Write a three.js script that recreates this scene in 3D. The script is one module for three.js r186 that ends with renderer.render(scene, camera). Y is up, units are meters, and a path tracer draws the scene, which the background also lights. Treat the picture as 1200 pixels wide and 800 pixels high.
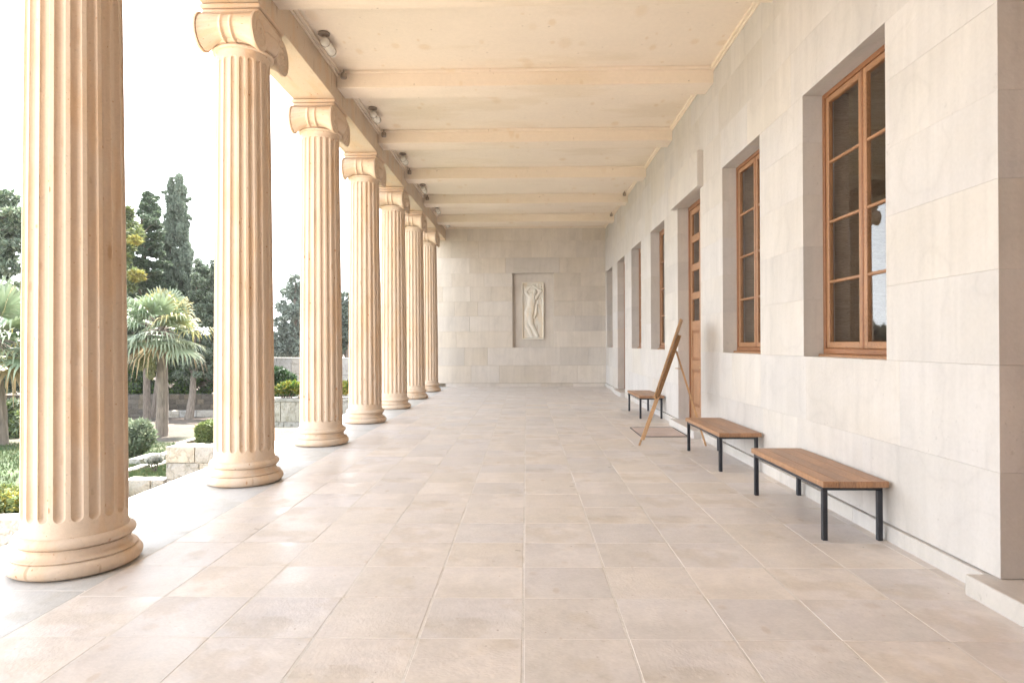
import * as THREE from 'three';
import { mergeGeometries, toCreasedNormals, mergeVertices } from 'three/addons/utils/BufferGeometryUtils.js';

// ---------------------------------------------------------------- camera, sky, sun, exposure
// World: x to the right, y up; D = depth along the colonnade, stored as z = -D. Metres.
const scene = new THREE.Scene();
const EYE = 1.6, FOCAL = 766.8;                       // focal length in pixels of the 1200 x 800 photograph
const YAW = 0.022, PITCH = -0.003, ROLL = -0.004;
const camera = new THREE.PerspectiveCamera(2 * Math.atan(400 / FOCAL) * 180 / Math.PI, 1024 / 682, 0.05, 2000);
const M3 = (() => {                                   // world (x right, y down, depth) -> camera
  const m = (a) => new THREE.Matrix4().set(...a);
  const cy = Math.cos(YAW), sy = Math.sin(YAW), cp = Math.cos(PITCH), sp = Math.sin(PITCH), cr = Math.cos(ROLL), sr = Math.sin(ROLL);
  const Ry = m([cy, 0, sy, 0, 0, 1, 0, 0, -sy, 0, cy, 0, 0, 0, 0, 1]);
  const Rx = m([1, 0, 0, 0, 0, cp, -sp, 0, 0, sp, cp, 0, 0, 0, 0, 1]);
  const Rz = m([cr, -sr, 0, 0, sr, cr, 0, 0, 0, 0, 1, 0, 0, 0, 0, 1]);
  return Rz.multiply(Rx).multiply(Ry);
})();
{
  const F = new THREE.Matrix4().makeScale(1, -1, -1);
  const R = F.clone().multiply(M3).multiply(F).transpose();
  camera.quaternion.setFromRotationMatrix(R);
  camera.position.set(0, EYE, 0);
}
const M3i = M3.clone().transpose();
function at(px, py, D) {                              // the point at depth D that the photograph shows at (px, py)
  const r = new THREE.Vector3((px - 600) / FOCAL, (py - 400) / FOCAL, 1).applyMatrix4(M3i);
  return [r.x / r.z * D, EYE - r.y / r.z * D];
}
const SUN = new THREE.Vector3(-0.06, 0.86, -0.5).normalize();
{
  const w = 256, h = 128, d = new Float32Array(w * h * 4);
  for (let j = 0; j < h; j++) for (let i = 0; i < w; i++) {
    const th = (j + 0.5) / h * Math.PI - Math.PI / 2, ph = (i + 0.5) / w * 2 * Math.PI;
    const y = Math.sin(th), e = Math.max(0, y);
    const dir = new THREE.Vector3(Math.cos(th) * -Math.cos(ph), y, Math.cos(th) * -Math.sin(ph));
    const c = Math.max(0, dir.dot(SUN));
    const haze = Math.exp(-e * 2.1);
    const glow = 0.35 * Math.pow(c, 12);
    const k = (j * w + i) * 4, f = y < 0 ? 0.5 : 1;
    d[k] = f * (0.20 + 0.96 * haze + glow); d[k + 1] = f * (0.24 + 0.97 * haze + glow); d[k + 2] = f * (0.30 + 0.95 * haze + glow * 0.95); d[k + 3] = 1;
  }
  const t = new THREE.DataTexture(d, w, h, THREE.RGBAFormat, THREE.FloatType);
  t.mapping = THREE.EquirectangularReflectionMapping; t.magFilter = THREE.LinearFilter; t.minFilter = THREE.LinearFilter; t.needsUpdate = true;
  scene.background = t; scene.environment = t;
}
const sun = new THREE.DirectionalLight(new THREE.Color(1, 0.95, 0.87), 5);
sun.position.copy(SUN).multiplyScalar(60).add(new THREE.Vector3(-10, 0, -20));
sun.target.position.set(-10, 0, -20); scene.add(sun, sun.target);
scene.fog = new THREE.FogExp2(0xf4f6f4, 0.0002);
sun.castShadow = true; sun.shadow.mapSize.set(4096, 4096); sun.shadow.radius = 2;
Object.assign(sun.shadow.camera, { left: -45, right: 45, top: 45, bottom: -45, near: 1, far: 160 });
const renderer = new THREE.WebGLRenderer({ antialias: true });
renderer.setSize(1024, 682);
renderer.toneMapping = THREE.LinearToneMapping;
renderer.toneMappingExposure = 6.9;
renderer.shadowMap.enabled = true;

// ---------------------------------------------------------------- random numbers and textures
function rng(seed) { let a = seed >>> 0; return () => { a = (a + 0x6D2B79F5) | 0; let t = Math.imul(a ^ (a >>> 15), 1 | a); t = (t + Math.imul(t ^ (t >>> 7), 61 | t)) ^ t; return ((t ^ (t >>> 14)) >>> 0) / 4294967296; }; }
const clamp = (x, a = 0, b = 1) => Math.min(b, Math.max(a, x));
const smooth = (a, b, x) => { const t = clamp((x - a) / (b - a)); return t * t * (3 - 2 * t); };
const lerp = (a, b, t) => a + (b - a) * t;
function lattice(seed) { const r = rng(seed), t = new Float32Array(65536); for (let i = 0; i < 65536; i++) t[i] = r(); return t; }
const LAT = lattice(77);
function vnoise(x, y, px, py, s) {                    // periodic value noise
  const xi = Math.floor(x), yi = Math.floor(y), fx = x - xi, fy = y - yi;
  const u = fx * fx * (3 - 2 * fx), v = fy * fy * (3 - 2 * fy);
  const x0 = ((xi % px) + px) % px, x1 = (x0 + 1) % px, y0 = ((yi % py) + py) % py, y1 = (y0 + 1) % py;
  const H = (a, b) => LAT[(a * 73 + b * 179 + s * 1013 + ((a * b) & 1023) * 7) & 65535];
  return lerp(lerp(H(x0, y0), H(x1, y0), u), lerp(H(x0, y1), H(x1, y1), u), v);
}
function fbm(u, v, fx, fy, oct, s, gain = 0.55) { let a = 1, n = 0, t = 0; for (let o = 0; o < oct; o++) { n += a * vnoise(u * fx, v * fy, fx, fy, s + o * 17); t += a; a *= gain; fx *= 2; fy *= 2; } return n / t; }
const toS = (x) => { x = clamp(x); return 255 * (x <= 0.0031308 ? 12.92 * x : 1.055 * Math.pow(x, 1 / 2.4) - 0.055); };
function makeTex(n, fn, reps, stamps = []) {                       // fn(u, v) -> [r, g, b (linear), height 0..1, roughness]
  const c = new Uint8Array(n * n * 4), b = new Uint8Array(n * n * 4), r = new Uint8Array(n * n * 4);
  for (let j = 0; j < n; j++) for (let i = 0; i < n; i++) {
    const o = fn(i / n, j / n), k = (j * n + i) * 4;
    c[k] = toS(o[0]); c[k + 1] = toS(o[1]); c[k + 2] = toS(o[2]); c[k + 3] = 255;
    b[k] = b[k + 1] = b[k + 2] = 255 * clamp(o[3] ?? 0.5); b[k + 3] = 255;
    r[k] = r[k + 1] = r[k + 2] = 255 * clamp(o[4] ?? 1); r[k + 3] = 255;
  }
  for (const [su, sv, ru, rv, cr, cg, cb, k] of stamps) {      // small spots with an outline of their own
    for (let j = Math.floor((sv - rv) * n); j <= (sv + rv) * n; j++) for (let i = Math.floor((su - ru) * n); i <= (su + ru) * n; i++) {
      const q = Math.hypot((i / n - su) / ru, (j / n - sv) / rv) * (0.75 + 0.5 * LAT[(i * 31 + j * 57) & 65535]); if (q >= 1) continue;
      const a = k * (1 - smooth(0.45, 1, q)), o = ((((j % n) + n) % n) * n + (((i % n) + n) % n)) * 4;
      c[o] *= 1 - a * (1 - cr); c[o + 1] *= 1 - a * (1 - cg); c[o + 2] *= 1 - a * (1 - cb); b[o] = b[o + 1] = b[o + 2] = b[o] * (1 - 0.35 * a);
    }
  }
  const mk = (d, srgb) => {
    const t = new THREE.DataTexture(d, n, n); t.wrapS = t.wrapT = THREE.RepeatWrapping;
    t.magFilter = THREE.LinearFilter; t.minFilter = THREE.LinearMipmapLinearFilter; t.generateMipmaps = true; t.anisotropy = 8;
    if (srgb) t.colorSpace = THREE.SRGBColorSpace; t.repeat.set(1 / reps, 1 / reps); t.needsUpdate = true; return t;
  };
  return { map: mk(c, true), bump: mk(b), rough: mk(r) };
}
const T = {};
const spots = (seed, n, r0, r1, col, k, tall = 1) => { const r = rng(seed); return Array.from({ length: n }, () => { const q = lerp(r0, r1, Math.pow(r(), 3)); return [r(), r(), q, q * lerp(1, tall, r()), ...col, k * (0.4 + 0.6 * r())]; }); };
T.wall = makeTex(1024, (u, v) => {                    // limestone: clouds, vertical water streaks, grain, veins
  const cl = fbm(u, v, 4, 4, 5, 1), st = fbm(u, v, 46, 3, 4, 31), st2 = fbm(u, v, 12, 1, 3, 43), g = fbm(u, v, 160, 160, 2, 61);
  const warp = fbm(u, v, 5, 5, 3, 9) * 1.3, vein = 1 - Math.abs(vnoise((u + warp * 0.12) * 9, (v + warp * 0.2) * 7, 9, 7, 5) * 2 - 1);
  const pit = smooth(0.80, 0.92, fbm(u, v, 120, 120, 2, 83)) * smooth(0.5, 0.7, fbm(u, v, 6, 6, 3, 93));
  let m = 0.91 + 0.17 * (cl - 0.5) + 0.13 * (st - 0.5) * (0.4 + st2) + 0.07 * (st2 - 0.5) + 0.06 * (g - 0.5) - 0.05 * Math.pow(vein, 12) - pit * 0.12;
  const w = 0.06 * (fbm(u, v, 3, 5, 4, 15) - 0.5);
  return [m + w * 0.3, m - 0.005, m - w - 0.012, 0.55 + 0.3 * (g - 0.5) + 0.3 * (cl - 0.5) - 0.4 * pit, 0.72 + 0.25 * (cl - 0.5)];
}, 3.1);
T.floor = makeTex(1024, (u, v) => {                   // worn paving stone: clouds, trodden patches, stains, scratches
  const cl = fbm(u, v, 5, 5, 5, 101), lo = fbm(u, v, 2, 3, 4, 111), g = fbm(u, v, 200, 130, 2, 121), m2 = fbm(u, v, 26, 34, 4, 131);
  const stain = smooth(0.56, 0.76, fbm(u, v, 7, 9, 4, 141)), pale = smooth(0.55, 0.72, fbm(u, v, 9, 6, 4, 151));
  const spot = smooth(0.84, 0.92, fbm(u, v, 70, 70, 2, 161)) * smooth(0.5, 0.65, fbm(u, v, 5, 5, 3, 165));
  const scr = smooth(0.80, 0.9, fbm(u, v, 14, 150, 2, 171)) * 0.4;
  let m = 0.90 + 0.20 * (cl - 0.5) + 0.14 * (lo - 0.5) + 0.09 * (g - 0.5) + 0.15 * (m2 - 0.5) - 0.07 * stain + 0.05 * pale + 0.04 * scr + 0.05 * (fbm(u, v, 60, 70, 3, 191) - 0.5);
  const w = 0.07 * (fbm(u, v, 4, 4, 3, 181) - 0.5) + 0.03 * stain;
  return [m + 0.2 * w, m - 0.012 * stain, m - w - 0.02 * stain, 0.5 + 0.35 * (m2 - 0.5) + 0.3 * (g - 0.5) - 0.0 * spot, 0.56 + 0.38 * (cl - 0.5) + 0.22 * (m2 - 0.5) - 0.12 * pale + 0.12 * stain];
}, 2.3, [...spots(5, 90, 0.0008, 0.0035, [0.72, 0.66, 0.62], 0.8), ...spots(6, 30, 0.006, 0.03, [0.93, 0.90, 0.87], 0.8, 0.4), ...spots(7, 8, 0.002, 0.008, [0.75, 0.58, 0.48], 0.7)]);
T.column = makeTex(1024, (u, v) => {                  // warm limestone with ochre drifts and pores
  const cl = fbm(u, v, 5, 3, 5, 201), och = smooth(0.46, 0.72, fbm(u, v, 16, 4, 4, 211)), g = fbm(u, v, 170, 170, 2, 221);
  const pore = smooth(0.78, 0.92, fbm(u, v, 110, 90, 2, 231)), dk = smooth(0.60, 0.75, fbm(u, v, 9, 7, 4, 241));
  const spot = smooth(0.82, 0.90, fbm(u, v, 60, 50, 2, 251)) * smooth(0.5, 0.68, fbm(u, v, 4, 5, 3, 255));
  const m = 0.93 + 0.12 * (cl - 0.5) + 0.08 * (g - 0.5) - 0.07 * pore - 0.03 * dk - 0.12 * spot;
  return [m + 0.01 * och, m - 0.055 * och - 0.02 * spot, m - 0.14 * och - 0.06 * spot, 0.55 + 0.3 * (g - 0.5) - 0.5 * pore, 0.75];
}, 2.2, [...spots(1, 130, 0.0012, 0.007, [0.80, 0.62, 0.48], 0.8, 2.5), ...spots(2, 24, 0.004, 0.014, [0.84, 0.78, 0.72], 0.7, 6)]);
T.plaster = makeTex(1024, (u, v) => {
  const cl = fbm(u, v, 3, 6, 5, 301), g = fbm(u, v, 120, 120, 3, 311), st = smooth(0.56, 0.78, fbm(u, v, 3, 9, 5, 321)), sp = smooth(0.91, 0.96, fbm(u, v, 70, 70, 2, 331));
  const m = 0.93 + 0.09 * (cl - 0.5) + 0.06 * (g - 0.5) - 0.05 * st - 0.35 * sp;
  return [m, m - 0.014 * st - 0.02 * sp, m - 0.05 * st - 0.05 * sp, 0.5 + 0.4 * (g - 0.5), 0.9];
}, 4.3, [...spots(3, 26, 0.001, 0.004, [0.45, 0.38, 0.32], 0.9), ...spots(4, 40, 0.006, 0.03, [0.96, 0.93, 0.88], 0.8, 2)]);
T.wood = makeTex(1024, (u, v) => {                    // grain along u
  const w = fbm(u, v, 3, 8, 4, 401), f = fbm(u, v, 8, 130, 3, 411), ring = 0.5 + 0.5 * Math.sin((v * 44 + w * 9) * 2 * Math.PI), pore = smooth(0.68, 0.8, fbm(u, v, 26, 260, 2, 421));
  const m = 0.80 + 0.22 * (f - 0.5) + 0.16 * (ring - 0.5) + 0.3 * (w - 0.5) - 0.22 * pore;
  return [m + 0.03, m, m - 0.03, 0.6 + 0.3 * (f - 0.5) - 0.4 * pore, 0.5 + 0.3 * (f - 0.5)];
}, 1.0);
T.rough = makeTex(512, (u, v) => {                    // weathered garden stone with lichen
  const cl = fbm(u, v, 4, 4, 6, 501), g = fbm(u, v, 60, 60, 3, 511), li = smooth(0.55, 0.7, fbm(u, v, 9, 9, 4, 521)), cr = 1 - Math.abs(fbm(u, v, 7, 5, 4, 531) * 2 - 1);
  const m = 0.82 + 0.35 * (cl - 0.5) + 0.22 * (g - 0.5) - 0.16 * li - 0.2 * Math.pow(cr, 18);
  return [m, m - 0.01, m - 0.04 - 0.02 * li, 0.5 + 0.6 * (cl - 0.5) + 0.3 * (g - 0.5) - 0.3 * Math.pow(cr, 12), 0.9];
}, 1.3);
T.bark = makeTex(512, (u, v) => {
  const f = fbm(u, v, 24, 5, 4, 601), cl = fbm(u, v, 4, 3, 4, 611), m = 0.75 + 0.8 * (f - 0.5) + 0.3 * (cl - 0.5);
  return [m, m * 0.97, m * 0.93, f, 0.95];
}, 1.2);
T.ground = makeTex(1024, (u, v) => {                  // lawn and dry litter mixed by patches
  const p = smooth(0.42, 0.60, fbm(u, v, 3, 3, 4, 701)), g = fbm(u, v, 90, 90, 4, 711), q = fbm(u, v, 18, 18, 3, 721);
  const a = 0.7 + 0.9 * (g - 0.5) + 0.4 * (q - 0.5);
  const b = a * (0.9 + 0.25 * p); return [b, b * (0.96 + 0.04 * p), b * 0.94, g, 1];
}, 9);

function std(color, tex, o = {}) {
  const { bump = 0, rough = 0.8, roughMap = false, ...rest } = o;
  const p = { color: new THREE.Color().setRGB(...color), roughness: rough, ...rest };
  if (tex) { p.map = tex.map; if (bump) { p.bumpMap = tex.bump; p.bumpScale = bump; } if (roughMap) { p.roughnessMap = tex.rough; } }
  return new THREE.MeshPhysicalMaterial(p);
}
const tones = (base, spread, n, tex, o, seed, warm = 0.02) => { const r = rng(seed); return Array.from({ length: n }, () => { const k = 1 + spread * (r() * 2 - 1), w = warm * (r() * 2 - 1); return std([base[0] * k * (1 + w * 0.5), base[1] * k, base[2] * k * (1 - w)], tex, o); }); };
const MAT = {
  wall: tones([0.64, 0.602, 0.565], 0.042, 9, T.wall, { bump: 0.004, rough: 0.85 }, 5, 0.03),
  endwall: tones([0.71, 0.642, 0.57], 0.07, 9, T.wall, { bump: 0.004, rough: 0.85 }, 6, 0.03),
  mortar: std([0.52, 0.46, 0.39], T.wall, { rough: 1 }),
  floor: tones([0.72, 0.65, 0.60], 0.022, 9, T.floor, { bump: 0.003, rough: 0.84, roughMap: true, specularIntensity: 0.7 }, 7, 0.04),
  border: tones([0.57, 0.555, 0.535], 0.04, 5, T.floor, { bump: 0.003, rough: 0.95, roughMap: true }, 17, 0.02),
  grout: std([0.73, 0.675, 0.625], T.floor, { rough: 0.85, bump: 0.004 }),
  column: std([0.67, 0.53, 0.41], T.column, { bump: 0.003, rough: 0.8 }),
  arch: tones([0.68, 0.56, 0.44], 0.05, 5, T.column, { bump: 0.004, rough: 0.85 }, 8, 0.03),
  plaster: std([0.90, 0.785, 0.665], T.plaster, { bump: 0.002, rough: 0.9 }),
  beam: tones([0.90, 0.785, 0.665], 0.03, 4, T.plaster, { bump: 0.002, rough: 0.88 }, 9, 0.02),
  relief: std([0.80, 0.755, 0.68], T.column, { bump: 0.002, rough: 0.7 }),
  frame: std([0.34, 0.155, 0.07], T.wood, { rough: 0.42, bump: 0.001 }),
  frameLight: std([0.44, 0.235, 0.12], T.wood, { rough: 0.42, bump: 0.001 }),
  seat: tones([0.42, 0.235, 0.13], 0.13, 5, T.wood, { rough: 0.42, bump: 0.001 }, 10, 0.06),
  easel: std([0.56, 0.34, 0.17], T.wood, { rough: 0.55, bump: 0.001 }),
  board: std([0.54, 0.39, 0.26], T.wood, { rough: 0.7, bump: 0.001 }),
  metal: std([0.022, 0.024, 0.032], null, { rough: 0.42 }),
  glass: new THREE.MeshPhysicalMaterial({ color: 0xffffff, roughness: 0.015, transmission: 1, thickness: 0, ior: 1.5 }),
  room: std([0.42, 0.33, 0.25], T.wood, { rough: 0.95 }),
  brass: std([0.5, 0.36, 0.16], null, { rough: 0.35, metalness: 1 }),
  lampWhite: std([0.75, 0.72, 0.66], null, { rough: 0.35 }),
  lampMetal: std([0.34, 0.29, 0.25], null, { rough: 0.5, metalness: 0.6 }),
  mat: std([0.62, 0.51, 0.46], T.floor, { rough: 1, bump: 0.004 }),
  matEdge: std([0.03, 0.03, 0.035], null, { rough: 0.8 }),
  stone: tones([0.47, 0.445, 0.42], 0.10, 6, T.rough, { bump: 0.03, rough: 0.95 }, 12, 0.05),
  oldstone: tones([0.21, 0.18, 0.15], 0.28, 7, T.rough, { bump: 0.03, rough: 1 }, 13, 0.08),
  bark: std([0.22, 0.185, 0.16], T.bark, { bump: 0.03, rough: 1 }),
  palmBark: std([0.27, 0.235, 0.205], T.bark, { bump: 0.02, rough: 1 }),
  ground: std([1, 1, 1], T.ground, { bump: 0.03, rough: 1, vertexColors: true }),
  leaf: new THREE.MeshPhysicalMaterial({ vertexColors: true, roughness: 0.8, side: THREE.DoubleSide, transmission: 0.3, thickness: 0 }),
  palmLeaf: new THREE.MeshPhysicalMaterial({ vertexColors: true, roughness: 0.6, side: THREE.DoubleSide, transmission: 0.3, thickness: 0 }),
  bounce_gravel: std([0.62, 0.54, 0.45], T.rough, { rough: 1, bump: 0.01 }),  // pale warm reflector colour for the added sheet outside the view
  soil: std([0.16, 0.12, 0.085], T.rough, { rough: 1, bump: 0.02 }),
};

// ---------------------------------------------------------------- geometry helpers
const NAMES = new Map();
function numbered(n) { const k = NAMES.get(n) ?? 0; NAMES.set(n, k + 1); return k ? `${n}_${String(k).padStart(3, '0')}` : n; }
function mesh(name, geo, mat, parent) {
  const m = new THREE.Mesh(geo, mat); m.name = parent && parent !== scene ? name : numbered(name);
  m.castShadow = m.receiveShadow = true; (parent ?? scene).add(m); return m;
}
function thing(name, label, category, [x, y, D] = [0, 0, 0], group) {
  const g = new THREE.Group(); g.name = numbered(name); g.position.set(x, y, -D); g.userData = { label, category };
  if (group) g.userData.group = group; scene.add(g); return g;
}
function part(name, parent) { const g = new THREE.Group(); g.name = name; parent.add(g); return g; }
function structure(name) { const g = new THREE.Group(); g.name = numbered(name); g.userData = { kind: 'structure' }; scene.add(g); return g; }
function tag(o, label, category, group) { Object.assign(o.userData, { label, category }); if (group) o.userData.group = group; return o; }
function cbox(sx, sy, sz, c = 0.003, uo = 0, vo = 0, swap = false) {     // chamfered box round the origin, uv in metres
  const h = [sx / 2, sy / 2, sz / 2]; c = Math.min(c, ...h.map((x) => x * 0.9));
  const pos = [], nor = [], uv = [];
  const V = (s, k) => [0, 1, 2].map((i) => s[i] * (i === k ? h[i] : h[i] - c));
  const tri = (a, b, d) => {
    const e1 = [0, 1, 2].map((i) => b[i] - a[i]), e2 = [0, 1, 2].map((i) => d[i] - a[i]);
    let n = [e1[1] * e2[2] - e1[2] * e2[1], e1[2] * e2[0] - e1[0] * e2[2], e1[0] * e2[1] - e1[1] * e2[0]];
    const l = Math.hypot(...n) || 1; n = n.map((x) => x / l);
    let list = [a, b, d];
    if (n[0] * (a[0] + b[0] + d[0]) + n[1] * (a[1] + b[1] + d[1]) + n[2] * (a[2] + b[2] + d[2]) < 0) { list = [a, d, b]; n = n.map((x) => -x); }
    const ax = n.map(Math.abs), k = ax[0] >= ax[1] && ax[0] >= ax[2] ? 0 : ax[1] >= ax[2] ? 1 : 2;
    for (const p of list) {
      pos.push(...p); nor.push(...n);
      let q = k === 0 ? [p[2], p[1]] : k === 1 ? [p[0], p[2]] : [p[0], p[1]];
      if (swap) q = [q[1], q[0]];
      uv.push(q[0] + uo, q[1] + vo);
    }
  };
  const quad = (a, b, d, e) => { tri(a, b, d); tri(a, d, e); };
  for (let k = 0; k < 3; k++) for (const s of [-1, 1]) {
    const i = (k + 1) % 3, j = (k + 2) % 3, S = (a, b) => { const r = [0, 0, 0]; r[k] = s; r[i] = a; r[j] = b; return r; };
    quad(V(S(-1, -1), k), V(S(1, -1), k), V(S(1, 1), k), V(S(-1, 1), k));
  }
  if (c > 0) {
    for (let k = 0; k < 3; k++) { const i = (k + 1) % 3, j = (k + 2) % 3; for (const a of [-1, 1]) for (const b of [-1, 1]) {
      const S = (t) => { const r = [0, 0, 0]; r[k] = t; r[i] = a; r[j] = b; return r; };
      quad(V(S(-1), i), V(S(1), i), V(S(1), j), V(S(-1), j));
    } }
    for (const a of [-1, 1]) for (const b of [-1, 1]) for (const d of [-1, 1]) tri(V([a, b, d], 0), V([a, b, d], 1), V([a, b, d], 2));
  }
  const g = new THREE.BufferGeometry();
  g.setAttribute('position', new THREE.Float32BufferAttribute(pos, 3)); g.setAttribute('normal', new THREE.Float32BufferAttribute(nor, 3)); g.setAttribute('uv', new THREE.Float32BufferAttribute(uv, 2));
  return g;
}
const R0 = rng(4242);
function box(x0, x1, y0, y1, D0, D1, c = 0.003, swap = false) {          // world box between two corners
  return cbox(x1 - x0, y1 - y0, D1 - D0, c, R0() * 9, R0() * 9, swap).translate((x0 + x1) / 2, (y0 + y1) / 2, -(D0 + D1) / 2);
}
function beamBetween(a, b, w, d, c = 0.003, up = new THREE.Vector3(0, 0, 1)) {   // square bar from a to b (three.js coordinates)
  const A = new THREE.Vector3(...a), B = new THREE.Vector3(...b), dir = B.clone().sub(A), L = dir.length(); dir.normalize();
  const s = new THREE.Vector3().crossVectors(dir, up).normalize(), t = new THREE.Vector3().crossVectors(s, dir);
  return cbox(L, w, d, c, R0(), R0()).applyMatrix4(new THREE.Matrix4().makeBasis(dir, t, s).setPosition(A.add(B).multiplyScalar(0.5)));
}
function lathe(pts, seg = 64) { const g = new THREE.LatheGeometry(pts.map(([r, y]) => new THREE.Vector2(r, y)), seg); const u = g.attributes.uv, p = g.attributes.position; for (let i = 0; i < u.count; i++) u.setXY(i, u.getX(i) * 2.4, p.getY(i)); return g; }
function tube(points, radius, seg = 12, rad = 8) { return new THREE.TubeGeometry(new THREE.CatmullRomCurve3(points.map((p) => new THREE.Vector3(...p))), seg, radius, rad); }
function limb(points, r0, r1, rad = 8, seg = 10, wob = 0, seed = 1) {    // tapered tube
  const g = tube(points, 1, seg, rad), c = new THREE.CatmullRomCurve3(points.map((p) => new THREE.Vector3(...p))), p = g.attributes.position, r = rng(seed), L = c.getLength();
  for (let i = 0; i <= seg; i++) { const q = c.getPointAt(i / seg), R = lerp(r0, r1, i / seg) * (i === 0 ? 1.15 : 1);
    for (let j = 0; j <= rad; j++) { const k = i * (rad + 1) + j, f = R * (1 + wob * (j === rad ? 0 : (r() - 0.5)));
      p.setXYZ(k, q.x + (p.getX(k) - q.x) * f, q.y + (p.getY(k) - q.y) * f, q.z + (p.getZ(k) - q.z) * f);
      g.attributes.uv.setXY(k, j / rad * 6.28 * r0, i / seg * L); } }
  g.computeVertexNormals(); return g;
}

// ---------------------------------------------------------------- dimensions read from the photograph
const WALL = 2.93, SKIRT = 2.90, END = 24.2, REAR = -2.2, CEIL = 5.90, BEAMY = 5.64, ARCH = 5.43;  // REAR is unseen, set for the light on the near jamb
const COLX = -3.31, COLD = (k) => 4.732 + 2.871 * k, EDGE = -4.18;
const COURSES = [0.13, 0.785, 1.452, 2.05, 2.612, 3.16, 3.71, 4.20, 4.77, 5.395, 5.98];
const openings = [
  { type: 'door', a: 2.47, b: 4.117 }, { type: 'window', a: 5.385, b: 6.975 }, { type: 'window', a: 8.25, b: 9.81 },
  { type: 'door', a: 11.05, b: 12.70 }, { type: 'window', a: 13.91, b: 15.44 }, { type: 'window', a: 16.75, b: 18.26 },
  { type: 'door', a: 19.51, b: 21.06 }, { type: 'window', a: 22.27, b: 23.86 },
  { type: 'window', a: -0.36, b: 1.23 },
];
for (const o of openings) { o.y0 = o.type === 'door' ? 0.13 : 1.432; o.y1 = 4.20; }

// ---------------------------------------------------------------- floor
{
  const fl = structure('floor');
  mesh('grout_bed', box(EDGE + 0.02, WALL + 0.2, -0.3, -0.0012, REAR, END + 0.1, 0), MAT.grout, fl);
  const tw = 0.5697, X0 = -2.874, rows0 = 3.5476, r = rng(11);
  const gx = 0.014, gd = 0.004, variants = [];
  for (let i = 0; i < 14; i++) variants.push(cbox(tw - gx, 0.04, tw - gd, 0.0018, r() * 9, r() * 9, i % 2 === 1));
  const lastW = SKIRT + 0.01 - (X0 + 10 * tw), lastV = [0, 1, 2].map(() => cbox(lastW - gx / 2, 0.04, tw - gd, 0.0018, r() * 9, r() * 9));
  const rest = [];
  for (let j = -18; j < 37; j++) {
    const d0 = rows0 + j * tw, d1 = Math.min(d0 + tw, END); if (d0 < REAR) continue;
    for (let i = 0; i < 11; i++) {
      const inView = j >= -2 && j < 26, cx = i < 10 ? X0 + (i + 0.5) * tw : X0 + 10 * tw + lastW / 2;
      const sh = 0.004 * (r() - 0.5), y = -0.02 + 0.0018 * (r() - 0.5);
      let g = i < 10 ? variants[(r() * variants.length) | 0] : lastV[(r() * 3) | 0];
      const mt = MAT.floor[(r() * MAT.floor.length) | 0];
      if (inView && i < 10 || inView && j < 10) { const m = mesh('paving_slab', g, mt, fl); m.position.set(cx + sh, y, -(d0 + d1) / 2); m.rotation.set((r() - 0.5) * 0.002, 0, (r() - 0.5) * 0.002); }
      else { g = g.clone(); if (d1 - d0 < tw - 0.01) g.scale(1, 1, (d1 - d0) / tw); rest.push(g.translate(cx, y, -(d0 + d1) / 2)); }
    }
  }
  mesh('far_paving', mergeGeometries(rest), MAT.floor[3], fl).userData.kind = 'stuff';
  for (let d = REAR, k = 0; d < END; k++) { const L = 1.25 + r() * 0.5, e = Math.min(END, d + L); mesh('border_slab', box(EDGE, X0 - 0.007, -0.25, -0.0005 + 0.001 * r(), d + 0.0025, e - 0.0025, 0.004), MAT.border[(r() * 5) | 0], fl); d = e; }
  for (let d = REAR; d < END;) { const e = Math.min(END, d + 1.4 + r() * 0.4); for (const y of [-0.62, -1.0]) mesh('plinth_block', box(EDGE + 0.05, EDGE + 0.6, y, y + (y < -0.9 ? 0.377 : 0.365), d + 0.002, e - 0.002, 0.004), MAT.wall[(r() * 9) | 0], fl); d = e; }
}

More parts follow.
